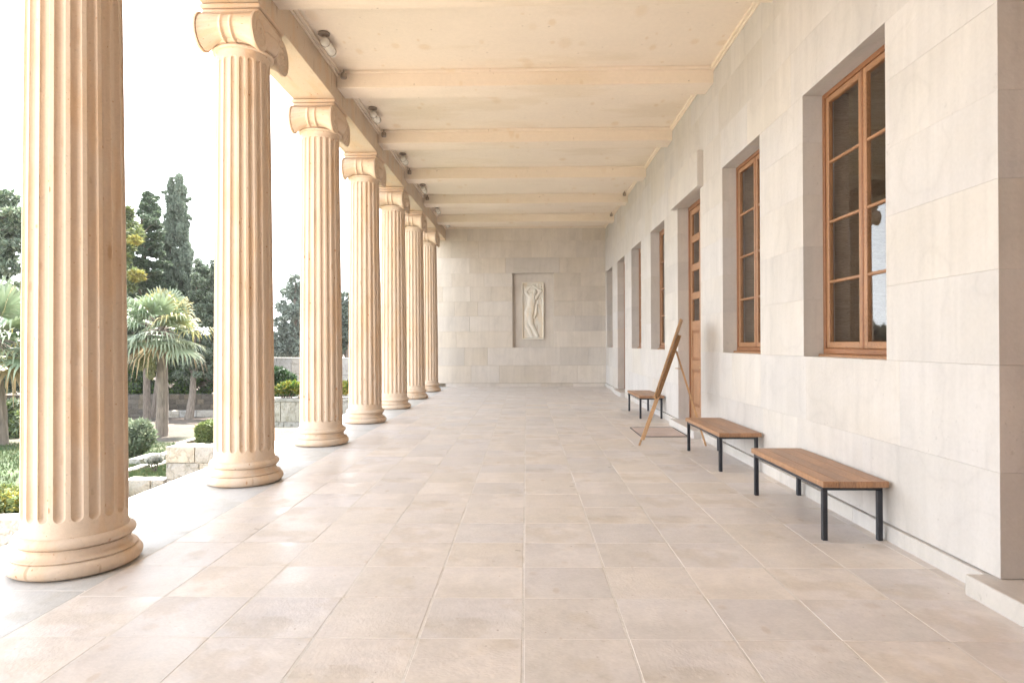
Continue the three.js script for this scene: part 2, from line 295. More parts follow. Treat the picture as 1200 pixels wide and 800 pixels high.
// ---------------------------------------------------------------- building wall on the right
const wall = thing('building_wall', 'long pale limestone wall with tall wooden windows and doors beside the benches', 'wall');
{
  const r = rng(21), rects = [];
  const cuts = [...openings].sort((p, q) => p.a - q.a);
  for (let c = 0; c < COURSES.length - 1; c++) {
    const y0 = COURSES[c], y1 = COURSES[c + 1];
    const ops = cuts.filter((o) => o.y0 < y1 - 0.05 && o.y1 > y0 + 0.05);
    let spans = [], d = REAR;
    for (const o of ops) { if (o.a > d) spans.push([d, o.a]); d = o.b; }
    spans.push([d, END + 0.3]);
    for (const [a, b] of spans) {
      const L = b - a, n = Math.max(1, Math.round(L / (1.15 + r() * 0.35)));
      let xs = [a]; for (let i = 1; i < n; i++) xs.push(a + L * (i + (r() - 0.5) * 0.5) / n); xs.push(b);
      if (c === 1 && Math.abs(a - 4.117) < 0.01) xs = [a, 5.2, ...xs.filter((x) => x > 5.9)];
      for (let i = 0; i < xs.length - 1; i++) rects.push([xs[i], xs[i + 1], y0, y1]);
    }
  }
  for (const [a, b, y0, y1] of rects) {
    const p = (r() - 0.5) * 0.0018;
    const g = box(WALL + p, WALL + 0.33, y0 + 0.0006, y1 - 0.0006, a + 0.0006, b - 0.0006, 0.001);
    mesh('stone_block', g, MAT.wall[(r() * 9) | 0], wall);
  }
  // masonry core behind the facing, closing the joints
  const core = [];
  let d = REAR; for (const o of cuts) { core.push([d, o.a - 0.03, -0.1, 6.1]); core.push([o.a - 0.03, o.b + 0.03, o.y1 + 0.03, 6.1]); if (o.type === 'window') core.push([o.a - 0.03, o.b + 0.03, -0.1, o.y0 - 0.03]); d = o.b + 0.03; }
  core.push([d, END + 0.3, -0.1, 6.1]);
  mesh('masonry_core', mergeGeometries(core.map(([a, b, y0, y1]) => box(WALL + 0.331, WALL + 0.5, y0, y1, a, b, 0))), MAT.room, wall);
  // skirting: lengths between the door steps
  const steps = cuts.filter((o) => o.type === 'door').map((o) => [o.a - 0.1, o.b + 0.1]);
  let s = REAR; const runs = []; for (const [a, b] of steps) { runs.push([s, a]); s = b; } runs.push([s, END]);
  for (const [a, b] of runs) { const n = Math.max(1, Math.round((b - a) / 1.6)); for (let i = 0; i < n; i++) mesh('skirting_stone', box(SKIRT, WALL + 0.05, -0.004, 0.124, lerp(a, b, i / n) + 0.0015, lerp(a, b, (i + 1) / n) - 0.0015, 0.004), MAT.wall[(r() * 9) | 0], wall); }
  for (const [a, b] of steps) mesh('door_step', box(2.775, WALL + 0.4, -0.004, 0.128, a + 0.002, b - 0.002, 0.006), MAT.wall[(r() * 9) | 0], wall);
  for (const o of cuts) if (o.a === 11.05) mesh('lintel', box(2.83, WALL + 0.02, 4.19, 4.78, o.a - 0.2, o.b + 0.2, 0.004), MAT.wall[(r() * 9) | 0], wall);

  // windows: a wooden frame with two casements of four panes each
  const FX = WALL + 0.205;
  const L = (name, x0, x1, y0, y1, a, b, m, p, c = 0.004, sw = false) => mesh(name, box(x0, x1, y0, y1, a, b, c, sw), m, p);
  for (const o of cuts) {
    const { a, b, y0, y1 } = o, mid = (a + b) / 2;
    if (o.type === 'window') {
      const w = part('window', wall);
      L('jamb', FX, FX + 0.09, y0, y1, a, a + 0.05, MAT.frame, w, 0.004, true); L('jamb', FX, FX + 0.09, y0, y1, b - 0.05, b, MAT.frame, w, 0.004, true);
      L('head', FX, FX + 0.09, y1 - 0.05, y1, a + 0.05, b - 0.05, MAT.frame, w);
      L('sill', FX - 0.055, FX + 0.09, y0, y0 + 0.045, a + 0.002, b - 0.002, MAT.frameLight, w, 0.008); L('sill_rail', FX - 0.02, FX + 0.08, y0 + 0.045, y0 + 0.105, a + 0.05, b - 0.05, MAT.frame, w, 0.01);
      const yb = y0 + 0.107, yt = y1 - 0.052;
      for (const [p, q] of [[a + 0.052, mid - 0.012], [mid + 0.012, b - 0.052]]) {
        L('casement_stile', FX + 0.012, FX + 0.062, yb, yt, p, p + 0.058, MAT.frameLight, w, 0.006, true); L('casement_stile', FX + 0.012, FX + 0.062, yb, yt, q - 0.058, q, MAT.frameLight, w, 0.006, true);
        L('casement_rail', FX + 0.012, FX + 0.062, yt - 0.06, yt, p + 0.058, q - 0.058, MAT.frameLight, w, 0.006); L('casement_rail', FX + 0.012, FX + 0.062, yb, yb + 0.065, p + 0.058, q - 0.058, MAT.frameLight, w, 0.006);
        const h = (yt - 0.06 - yb - 0.065) / 4;
        for (let k = 1; k < 4; k++) L('glazing_bar', FX + 0.016, FX + 0.056, yb + 0.065 + k * h - 0.015, yb + 0.065 + k * h + 0.015, p + 0.058, q - 0.058, MAT.frameLight, w, 0.008);
        for (let k = 0; k < 4; k++) {
          const g = new THREE.PlaneGeometry(q - p - 0.11, h - 0.024); g.rotateY(-Math.PI / 2 + 0.0016 * (r() - 0.5)); g.translate(FX + 0.037, yb + 0.065 + (k + 0.5) * h, -(p + q) / 2); mesh('pane', g, MAT.glass, w);
        }
      }
      L('meeting_strip', FX + 0.004, FX + 0.022, yb, yt, mid - 0.016, mid + 0.016, MAT.frame, w, 0.005, true);
    } else {
      const w = part('door', wall), top = y1;
      L('jamb', FX, FX + 0.1, y0, top, a, a + 0.07, MAT.frame, w, 0.004, true); L('jamb', FX, FX + 0.1, y0, top, b - 0.07, b, MAT.frame, w, 0.004, true); L('head', FX, FX + 0.1, top - 0.08, top, a + 0.07, b - 0.07, MAT.frame, w);
      for (const [p, q, s] of [[a + 0.073, mid - 0.003, -1], [mid + 0.003, b - 0.073, 1]]) {
        const x0 = FX + 0.02, x1 = FX + 0.07, ys = y0 + 0.01, ye = top - 0.083;
        L('stile', x0, x1, ys, ye, p, p + 0.11, MAT.frameLight, w, 0.005, true); L('stile', x0, x1, ys, ye, q - 0.11, q, MAT.frameLight, w, 0.005, true);
        // rails, from the top: four lights over two panels
        const rails = [ye, ye - 0.12, 0, 0, 0, 0, 0], H = ye - ys, cells = [[0.875, 0.975], [0.74, 0.842], [0.605, 0.707], [0.47, 0.572], [0.285, 0.425], [0.07, 0.24]];
        let prev = 1;
        for (const [lo, hi] of cells) { L('rail', x0 + 0.003, x1 - 0.003, ys + hi * H, ys + prev * H, p + 0.11, q - 0.11, MAT.frameLight, w, 0.005); prev = lo; }
        L('rail', x0 + 0.003, x1 - 0.003, ys, ys + prev * H, p + 0.11, q - 0.11, MAT.frameLight, w, 0.005);
        cells.forEach(([lo, hi], k) => {
          if (k < 4) { const g = new THREE.PlaneGeometry(q - p - 0.22, (hi - lo) * H); g.rotateY(-Math.PI / 2); g.translate(x0 + 0.025, ys + (lo + hi) / 2 * H, -(p + q) / 2); mesh('pane', g, MAT.glass, w); }
          else { L('door_panel', x0 + 0.016, x1 - 0.016, ys + lo * H, ys + hi * H, p + 0.11, q - 0.11, MAT.frame, w, 0.003, true); L('raised_field', x0 + 0.008, x0 + 0.02, ys + lo * H + 0.05, ys + hi * H - 0.05, p + 0.155, q - 0.155, MAT.frameLight, w, 0.007, true); }
        });
      }
      const hg = mergeGeometries([beamBetween([FX + 0.0, 1.15, -(mid - 0.055)], [FX + 0.02, 1.15, -(mid - 0.055)], 0.02, 0.02), beamBetween([FX - 0.03, 1.15, -(mid - 0.06)], [FX - 0.03, 1.15, -(mid - 0.19)], 0.018, 0.018, 0.004, new THREE.Vector3(0, 1, 0)), beamBetween([FX - 0.03, 1.15, -(mid - 0.065)], [FX + 0.02, 1.15, -(mid - 0.065)], 0.016, 0.016)]);
      mesh('door_handle', hg, MAT.brass, w);
    }
  }
}
{ // the rooms behind the wall: floor, ceiling, back and end walls
  const rm = structure('interior_room');
  mesh('room_floor', box(WALL + 0.51, 8.2, -0.2, 0.1, REAR, END + 0.3, 0), MAT.seat[0], rm);
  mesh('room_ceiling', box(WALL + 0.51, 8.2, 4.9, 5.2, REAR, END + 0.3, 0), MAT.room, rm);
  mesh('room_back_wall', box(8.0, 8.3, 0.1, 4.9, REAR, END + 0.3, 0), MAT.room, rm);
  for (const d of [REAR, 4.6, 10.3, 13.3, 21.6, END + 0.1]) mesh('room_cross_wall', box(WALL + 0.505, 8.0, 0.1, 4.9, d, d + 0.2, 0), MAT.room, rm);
}

// ---------------------------------------------------------------- end wall with the carved panel
const endWall = thing('end_wall', 'pale ashlar end wall with a carved relief panel in a niche', 'wall');
{
  const X = (u) => at(500 + u / 3.3333, 400, END)[0], NX0 = -0.51, NX1 = 1.016, NY0 = 1.448, NY1 = 4.20, r = rng(31);
  const rows = [
    [0.785, [173, 283, 485, 590]], [1.452, [147, 237, 520, 632]], [2.05, [115, 333, 497]], [2.612, [168, 333, 497, 580]], [3.16, [110, 200, 333, 497, 578]],
    [3.71, [63, 172, 252, 333, 497]], [4.20, [100, 225, 333, 497, 603]], [4.77, [170, 310, 520, 636]], [5.395, [203, 410, 585]], [5.98, [160, 237, 300, 452, 610]],
  ];
  let y0 = 0.13;
  for (const [y1, js] of rows) {
    const xs = [-3.95, ...js.map((u) => (u === 333 ? NX0 : u === 497 && y0 > 1.4 ? NX1 : X(u))), WALL - 0.001];
    for (let i = 0; i < xs.length - 1; i++) {
      if (xs[i] >= NX0 - 0.01 && xs[i + 1] <= NX1 + 0.01 && y0 > 1.4 && y1 < 4.25) continue;
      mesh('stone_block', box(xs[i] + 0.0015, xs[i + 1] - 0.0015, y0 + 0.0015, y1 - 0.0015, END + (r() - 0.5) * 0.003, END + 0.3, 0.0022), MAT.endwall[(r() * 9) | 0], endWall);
    }
    y0 = y1;
  }
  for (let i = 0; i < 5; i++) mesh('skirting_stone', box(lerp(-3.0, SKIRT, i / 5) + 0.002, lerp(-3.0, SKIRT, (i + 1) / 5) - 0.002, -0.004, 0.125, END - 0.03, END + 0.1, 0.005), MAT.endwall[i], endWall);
  mesh('wall_core', box(-3.94, WALL + 0.5, -1, 6.0, END + 0.301, END + 0.6, 0), MAT.mortar, endWall);
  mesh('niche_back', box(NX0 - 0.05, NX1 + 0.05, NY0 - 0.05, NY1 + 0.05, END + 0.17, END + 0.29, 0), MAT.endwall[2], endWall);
  // carved panel: a draped figure with raised arms, as a height field
  const px0 = -0.146, px1 = 0.638, py0 = 1.763, py1 = 3.858, W = px1 - px0, H = py1 - py0, nx = 96, ny = 250;
  const caps = [ // u, v in panel widths (v up, 0 .. H/W), radius start, radius end, height
    [0.60, 2.28, 0.56, 2.12, 0.085, 0.09, 0.05],                                  // head
    [0.48, 2.02, 0.42, 1.55, 0.20, 0.17, 0.055], [0.42, 1.55, 0.33, 1.25, 0.18, 0.22, 0.05],   // trunk
    [0.32, 1.22, 0.42, 0.72, 0.19, 0.13, 0.055], [0.42, 0.72, 0.72, 0.16, 0.12, 0.07, 0.05],   // near leg
    [0.26, 1.15, 0.24, 0.62, 0.15, 0.11, 0.035], [0.24, 0.62, 0.44, 0.14, 0.10, 0.07, 0.03],   // far leg
    [0.66, 1.95, 0.90, 2.28, 0.085, 0.06, 0.05], [0.90, 2.28, 0.50, 2.52, 0.06, 0.05, 0.045],  // raised arm
    [0.36, 2.02, 0.16, 2.22, 0.085, 0.06, 0.045], [0.16, 2.22, 0.40, 2.50, 0.06, 0.045, 0.04], // other arm
    [0.70, 1.60, 0.64, 1.18, 0.05, 0.07, 0.04], [0.64, 1.18, 0.58, 1.02, 0.06, 0.05, 0.04],    // falling cloth
    [0.10, 2.50, 0.90, 2.44, 0.035, 0.05, 0.03], [0.86, 2.42, 0.94, 1.90, 0.05, 0.03, 0.025],
  ];
  const g = new THREE.PlaneGeometry(W, H, nx, ny), p = g.attributes.position;
  for (let i = 0; i < p.count; i++) {
    const u = p.getX(i) / W + 0.5, v = (p.getY(i) / H + 0.5) * (H / W);
    let h = 0;
    for (const [ax, ay, bx, by, ra, rb, hh] of caps) {
      const t = clamp(((u - ax) * (bx - ax) + (v - ay) * (by - ay)) / ((bx - ax) ** 2 + (by - ay) ** 2)), R = lerp(ra, rb, t), q = Math.hypot(u - ax - (bx - ax) * t, v - ay - (by - ay) * t) / R;
      if (q < 1) h = Math.max(h, hh * 1.15 * Math.pow(1 - q * q, 0.4));
    }
    const fold = 0.006 * Math.sin((v * 1.2 + u * 6) * 7) * smooth(0.9, 1.6, v) * (u > 0.5 ? 1 : 0.4);
    h += fold * (h > 0 ? 0.4 : 1);
    const e = Math.min(u, 1 - u, v, H / W - v);
    p.setZ(i, h + (e < 0.035 ? 0.05 : 0));
    g.attributes.uv.setXY(i, p.getX(i), p.getY(i));
  }
  g.computeVertexNormals(); g.translate((px0 + px1) / 2, (py0 + py1) / 2, -(END + 0.135));
  const rp = part('relief_panel', endWall);
  mesh('carved_figure', g, MAT.relief, rp);
  for (const [a, b, c, d] of [[px0 - 0.004, px0 + 0.0, py0, py1], [px1, px1 + 0.004, py0, py1]]) mesh('panel_edge', box(a - 0.01, b + 0.01, c - 0.01, d + 0.01, END + 0.08, END + 0.168, 0.003), MAT.relief, rp);
  for (const [c, d] of [[py0 - 0.014, py0 + 0.01], [py1 - 0.01, py1 + 0.014]]) mesh('panel_edge', box(px0 + 0.012, px1 - 0.012, c, d, END + 0.082, END + 0.168, 0.003), MAT.relief, rp);
}
{ const rw = structure('rear_wall'); mesh('rear_wall_face', box(-3.95, WALL + 0.5, -0.3, 6.0, REAR - 0.4, REAR - 0.001, 0.003), MAT.endwall[1], rw); }  // out of view; pulled in close to keep light off the near jamb

// ---------------------------------------------------------------- ceiling: panels, beams, fillets
{
  const c = structure('ceiling'), xi = -2.975;
  for (let k = -5; k < 7; k++) {
    const a = k === -5 ? REAR : COLD(k) + 0.236, b = k === 6 ? END + 0.2 : COLD(k + 1) - 0.236;
    if (b < REAR) continue;
    const d0 = Math.max(a, REAR), d1 = b;
    mesh('ceiling_panel', box(xi, WALL + 0.3, CEIL, CEIL + 0.25, d0, d1, 0), MAT.plaster, c);
    const e0 = d0, e1 = Math.min(d1, END);
    for (const [x0, x1, s] of [[xi, xi + 0.07, 0], [WALL - 0.055, WALL, 1]]) { mesh('cornice', box(x0, x1, CEIL - 0.05, CEIL - 0.001, e0 + 0.041, e1 - 0.041, 0.004), MAT.beam[k & 3], c); mesh('cornice', s ? box(x0 + 0.03, x1, CEIL - 0.085, CEIL - 0.051, e0 + 0.001, e1 - 0.001, 0.004) : box(x0, x1 - 0.035, CEIL - 0.085, CEIL - 0.051, e0 + 0.001, e1 - 0.001, 0.004), MAT.beam[k & 3], c); }
    for (const [p, q] of [[e0, e0 + 0.04], [e1 - 0.04, e1]]) mesh('fillet', box(xi, WALL, CEIL - 0.045, CEIL - 0.001, p, q, 0.004), MAT.plaster, c);
  }
  for (let k = -2; k < 7; k++) mesh('ceiling_beam', box(xi, WALL + 0.3, BEAMY, CEIL + 0.25, COLD(k) - 0.235, COLD(k) + 0.235, 0.006), MAT.beam[(k + 4) & 3], c);
}
// ---------------------------------------------------------------- architrave over the columns, frieze and cornice outside
{
  const e = thing('entablature', 'pale stone entablature beam resting on the row of fluted columns', 'entablature');
  for (let k = -3; k < 7; k++) {
    const a = Math.max(REAR, COLD(k)), b = k === 6 ? END + 0.29 : COLD(k + 1);
    mesh('architrave_block', box(COLX - 0.325, COLX + 0.335, ARCH, CEIL + 0.2, a + 0.0015, b - 0.0015, 0.006), MAT.arch[(k + 5) % 5], e);
  }
  mesh('frieze', box(COLX - 0.30, COLX + 0.33, CEIL + 0.201, 6.35, REAR, END + 0.6, 0.004), MAT.arch[0], e);
  mesh('cornice', mergeGeometries([box(COLX - 0.42, COLX + 0.3, 6.351, 6.45, REAR, END + 0.6, 0.01), box(COLX - 0.79, COLX + 0.3, 6.451, 6.7, REAR, END + 0.6, 0.02)]), MAT.arch[2], e);
  mesh('roof_slab', box(COLX + 0.301, 8.3, 6.151, 6.6, REAR - 0.4, END + 0.6, 0), MAT.mortar, e);
}

// ---------------------------------------------------------------- columns
{
  const g = {};
  const base = [[0.0, 0.0], [0.37, 0.0], [0.378, 0.004]];
  for (let i = 0; i <= 18; i++) { const t = -Math.PI / 2 + 0.15 + (Math.PI - 0.2) * i / 18; base.push([0.372 + 0.058 * Math.cos(t), 0.060 + 0.056 * Math.sin(t)]); }
  g.lower = lathe(base.concat([[0.36, 0.1165]]), 96);
  const sc = [[0.37, 0.1160], [0.398, 0.1162], [0.398, 0.1255], [0.392, 0.1265]];
  for (let i = 0; i <= 12; i++) { const t = i / 12, q = 1 - t; sc.push([q * q * 0.391 + 2 * q * t * 0.338 + t * t * 0.352, q * q * 0.127 + 2 * q * t * 0.138 + t * t * 0.186]); }
  g.scotia = lathe(sc.concat([[0.358, 0.187], [0.358, 0.195], [0.33, 0.196]]), 96);
  const up = [[0.335, 0.1955]]; for (let i = 0; i <= 16; i++) { const t = -Math.PI / 2 + Math.PI * i / 16; up.push([0.340 + 0.045 * Math.cos(t), 0.234 + 0.038 * Math.sin(t)]); }
  g.upper = lathe(up.concat([[0.335, 0.2725]]), 96);
  // shaft: 20 flutes with round ends and flat fillets between them
  const NF = 20, yB = 0.272, yT = 4.955, prof = (y) => { const t = (y - yB) / (yT - yB); let R = lerp(0.334, 0.292, Math.pow(t, 1.35)); R += 0.008 * Math.pow(1 - smooth(0, 0.05, y - yB), 2) + 0.012 * Math.pow(smooth(yT - 0.06, yT, y), 2); return R; };
  const sub = [-0.5, -0.42, -0.355, -0.345, -0.31, -0.26, -0.19, -0.10, 0, 0.10, 0.19, 0.26, 0.31, 0.345, 0.355, 0.42];
  const ys = []; { let y = yB; while (y < yB + 0.24) { ys.push(y); y += y < yB + 0.08 ? 0.016 : 0.0065; } for (let i = 0; i < 22; i++) ys.push(lerp(yB + 0.24, yT - 0.22, i / 22)); y = yT - 0.22; while (y < yT) { ys.push(y); y += y > yT - 0.06 ? 0.012 : 0.0065; } ys.push(yT); }
  const nT = NF * sub.length, pos = [], uv = [], idx = [];
  for (const y of ys) { const R = prof(y), pitch = 2 * Math.PI * R / NF, hw = 0.35 * pitch, c0 = yB + 0.11 + hw, c1 = yT - 0.09 - hw;
    for (let i = 0; i <= nT; i++) {
      const s = i % nT, f = Math.floor(s / sub.length), a = sub[s % sub.length], th = (f + a) / NF * 2 * Math.PI;
      const dy = y < c0 ? c0 - y : y > c1 ? y - c1 : 0, q = Math.hypot(a * pitch, dy) / hw;
      const r = R - (q < 1 ? 0.031 * Math.sqrt(1 - q * q) * (R / 0.33) : 0);
      pos.push(r * Math.cos(th), y, r * Math.sin(th)); uv.push(i / nT * 2.05, y);
    } }
  for (let j = 0; j < ys.length - 1; j++) for (let i = 0; i < nT; i++) { const a = j * (nT + 1) + i, b = a + 1, c = a + nT + 1, d = c + 1; idx.push(a, c, b, b, c, d); }
  let sg = new THREE.BufferGeometry(); sg.setAttribute('position', new THREE.Float32BufferAttribute(pos, 3)); sg.setAttribute('uv', new THREE.Float32BufferAttribute(uv, 2)); sg.setIndex(idx);
  g.shaft = toCreasedNormals(sg, 0.55);
  // capital
  const nk = [[0.305, 4.952], [0.325, 4.954], [0.336, 4.962], [0.338, 4.972], [0.334, 4.982], [0.318, 4.988]];
  g.astragal = lathe([[0.25, 4.954], ...nk, [0.25, 4.992]], 72);
  const ec = [[0.25, 4.99], [0.305, 4.992]]; for (let i = 0; i <= 12; i++) { const t = i / 12 * Math.PI / 2; ec.push([0.318 + 0.085 * Math.sin(t), 5.0 + 0.15 * (1 - Math.cos(t)) * 0.9 + 0.02 * i / 12]); }
  g.echinus = lathe(ec.concat([[0.36, 5.20], [0.25, 5.25]]), 72);
  const VZ = 0.34, VY = 5.105, VR = 0.205, VX = 0.315;
  const bolster = () => { // pinched roll along x between two volutes
    const pts = [[0.02, -VX + 0.001]]; const N = 60;
    for (let i = 0; i <= N; i++) { const t = i / N * 2 - 1, x = t * (VX - 0.012); let R = VR - 0.012 - 0.062 * (1 - Math.pow(Math.abs(t), 1.7)); const m = Math.abs(Math.abs(x) - 0.055); if (m < 0.02) R += 0.022 * Math.cos(m / 0.02 * Math.PI / 2); if (Math.abs(x) < 0.04) R += 0.004; pts.push([R, x]); }
    pts.push([0.02, VX - 0.001]);
    const l = lathe(pts, 48); l.rotateZ(Math.PI / 2);
    const p = l.attributes.position, RX = (x) => { let m = 9, R = VR; for (const [q, y] of pts.slice(1, -1)) if (Math.abs(y - x) < m) { m = Math.abs(y - x); R = q; } return R; };
    for (let i = 0; i < p.count; i++) p.setY(i, p.getY(i) + Math.max(0, VR - 0.012 - RX(p.getX(i))));
    l.computeVertexNormals(); return l;
  };
  g.bolster = bolster();
  const faceShape = new THREE.Shape(); // two discs joined by the channel
  { const N = 40, a0 = Math.PI * 0.5; faceShape.moveTo(-VZ, VY + VR + 0.005); faceShape.lineTo(VZ, VY + VR + 0.005);
    for (let i = 1; i <= N; i++) { const t = a0 - i / N * Math.PI * 1.42; faceShape.lineTo(VZ + VR * Math.cos(t), VY + VR * Math.sin(t)); }
    faceShape.lineTo(VZ - VR * 0.80, VY + 0.075); faceShape.quadraticCurveTo(0, VY + 0.035, -VZ + VR * 0.80, VY + 0.075);
    for (let i = N; i >= 1; i--) { const t = a0 - i / N * Math.PI * 1.42; faceShape.lineTo(-VZ - VR * Math.cos(t), VY + VR * Math.sin(t)); } }
  const spiral = (sgn) => { const P = []; for (let i = 0; i <= 70; i++) { const t = i / 70, a = Math.PI / 2 - sgn * 0 - t * Math.PI * 4.6, R = (VR - 0.014) * Math.pow(1 - t * 0.86, 1.0); P.push([0, VY + R * Math.sin(a), sgn * (VZ + R * Math.cos(a))]); } return tube(P, 0.0105, 150, 6); };
  g.face = (() => { const f = new THREE.ExtrudeGeometry(faceShape, { depth: 0.02, bevelEnabled: true, bevelSize: 0.006, bevelThickness: 0.006, bevelSegments: 2, curveSegments: 24 }); f.rotateY(Math.PI / 2); return f; })();
  g.spiral = [1, -1].map(spiral);
  g.eye = [1, -1].map((s) => new THREE.SphereGeometry(0.026, 14, 8).scale(0.5, 1, 1).translate(0, VY, s * VZ));
  const ab = new THREE.BufferGeometry(); void ab;
  g.abacus = mergeGeometries([cbox(0.60, 0.16, 0.66, 0.01).translate(0, 5.24, 0), cbox(0.655, 0.05, 0.70, 0.014).translate(0, 5.345, 0), cbox(0.69, 0.052, 0.735, 0.012).translate(0, 5.4, 0)]);
  const ord = ['seventh', 'sixth', 'fifth', 'fourth', 'third', 'second', 'first'];
  let proto;
  for (let k = -2; k < 7; k++) {
    const label = k >= 0 ? `fluted ionic limestone column, ${ord[k]} from the carved end wall` : `fluted ionic limestone column, ${['eighth', 'ninth', 'tenth'][-k - 1]} from the carved end wall`;
    let c;
    if (!proto) {
      c = proto = thing('column', label, 'column', [COLX, 0, COLD(k)], 'fluted columns along the open side');
      const b = part('base', c); mesh('lower_torus', g.lower, MAT.column, b); mesh('scotia', g.scotia, MAT.column, b); mesh('upper_torus', g.upper, MAT.column, b);
      mesh('shaft', g.shaft, MAT.column, c);
      const cp = part('capital', c); mesh('astragal', g.astragal, MAT.column, cp); mesh('echinus', g.echinus, MAT.column, cp);
      for (const s of [-1, 1]) mesh('bolster', g.bolster, MAT.column, cp).position.set(0, VY, s * VZ);
      for (const s of [-1, 1]) {
        const f = mesh('volute_face', g.face, MAT.column, cp); f.position.x = s > 0 ? VX - 0.006 : -VX - 0.014;
        for (const i of [0, 1]) { mesh('volute_spiral', g.spiral[i], MAT.column, cp).position.x = s * (VX + 0.018); mesh('volute_eye', g.eye[i], MAT.column, cp).position.x = s * (VX + 0.018); }
      }
      mesh('abacus', g.abacus, MAT.column, cp);
    } else { c = proto.clone(); c.name = numbered('column'); c.position.set(COLX, 0, -COLD(k)); c.userData = { label, category: 'column', group: 'fluted columns along the open side' }; scene.add(c); }
    c.rotation.y = 0; c.children.find((m) => m.name === 'shaft').rotation.y = k * 0.9;
    const b = c.children.find((m) => m.name === 'base'); b.rotation.y = k * 1.7;
  }
}

// ---------------------------------------------------------------- benches
{
  const spots = [[5.33, 'longest seen wooden slab bench under the window, farthest from the carved end wall'], [8.16, 'wooden slab bench between the easel and the bench farthest from the end wall'], [13.86, 'wooden slab bench behind the easel, nearest the carved end wall']];
  spots[0][1] = 'wooden slab bench on black legs, farthest from the carved end wall';
  let proto;
  spots.forEach(([d, label], n) => {
    let b;
    if (!proto) {
      b = proto = thing('bench', label, 'bench', [2.62, 0, d], 'benches along the wall');
      const st = part('seat', b), L = 1.68, x0 = -0.25, x1 = 0.275, np = 4, w = (x1 - x0) / np, r = rng(51);
      for (let i = 0; i < np; i++) mesh('plank', cbox(w - 0.0008, 0.05, L, i === 0 || i === np - 1 ? 0.005 : 0.0012, r() * 5, r() * 5, true).translate(x0 + (i + 0.5) * w, 0.460, -0.80), MAT.seat[(i * 2 + 1) % 5], st);
      const lx = [-0.215, 0.225], ld = [0.02, 1.585];
      for (const x of lx) for (const q of ld) mesh('leg', cbox(0.04, 0.405, 0.04, 0.003).translate(x, 0.2025, -q), MAT.metal, b);
      for (const x of lx) mesh('rail', cbox(0.036, 0.03, ld[1] - ld[0] - 0.04, 0.002).translate(x, 0.4195, -(ld[0] + ld[1]) / 2), MAT.metal, b);
      for (const q of ld) mesh('rail', cbox(lx[1] - lx[0] + 0.04, 0.029, 0.036, 0.002).translate((lx[0] + lx[1]) / 2, 0.42, -q), MAT.metal, b);
    } else { b = proto.clone(); b.name = numbered('bench'); b.position.z = -d; b.userData = { label, category: 'bench', group: 'benches along the wall' }; scene.add(b); }
    b.rotation.y = [0, 0.004, -0.006][n];
  });
}
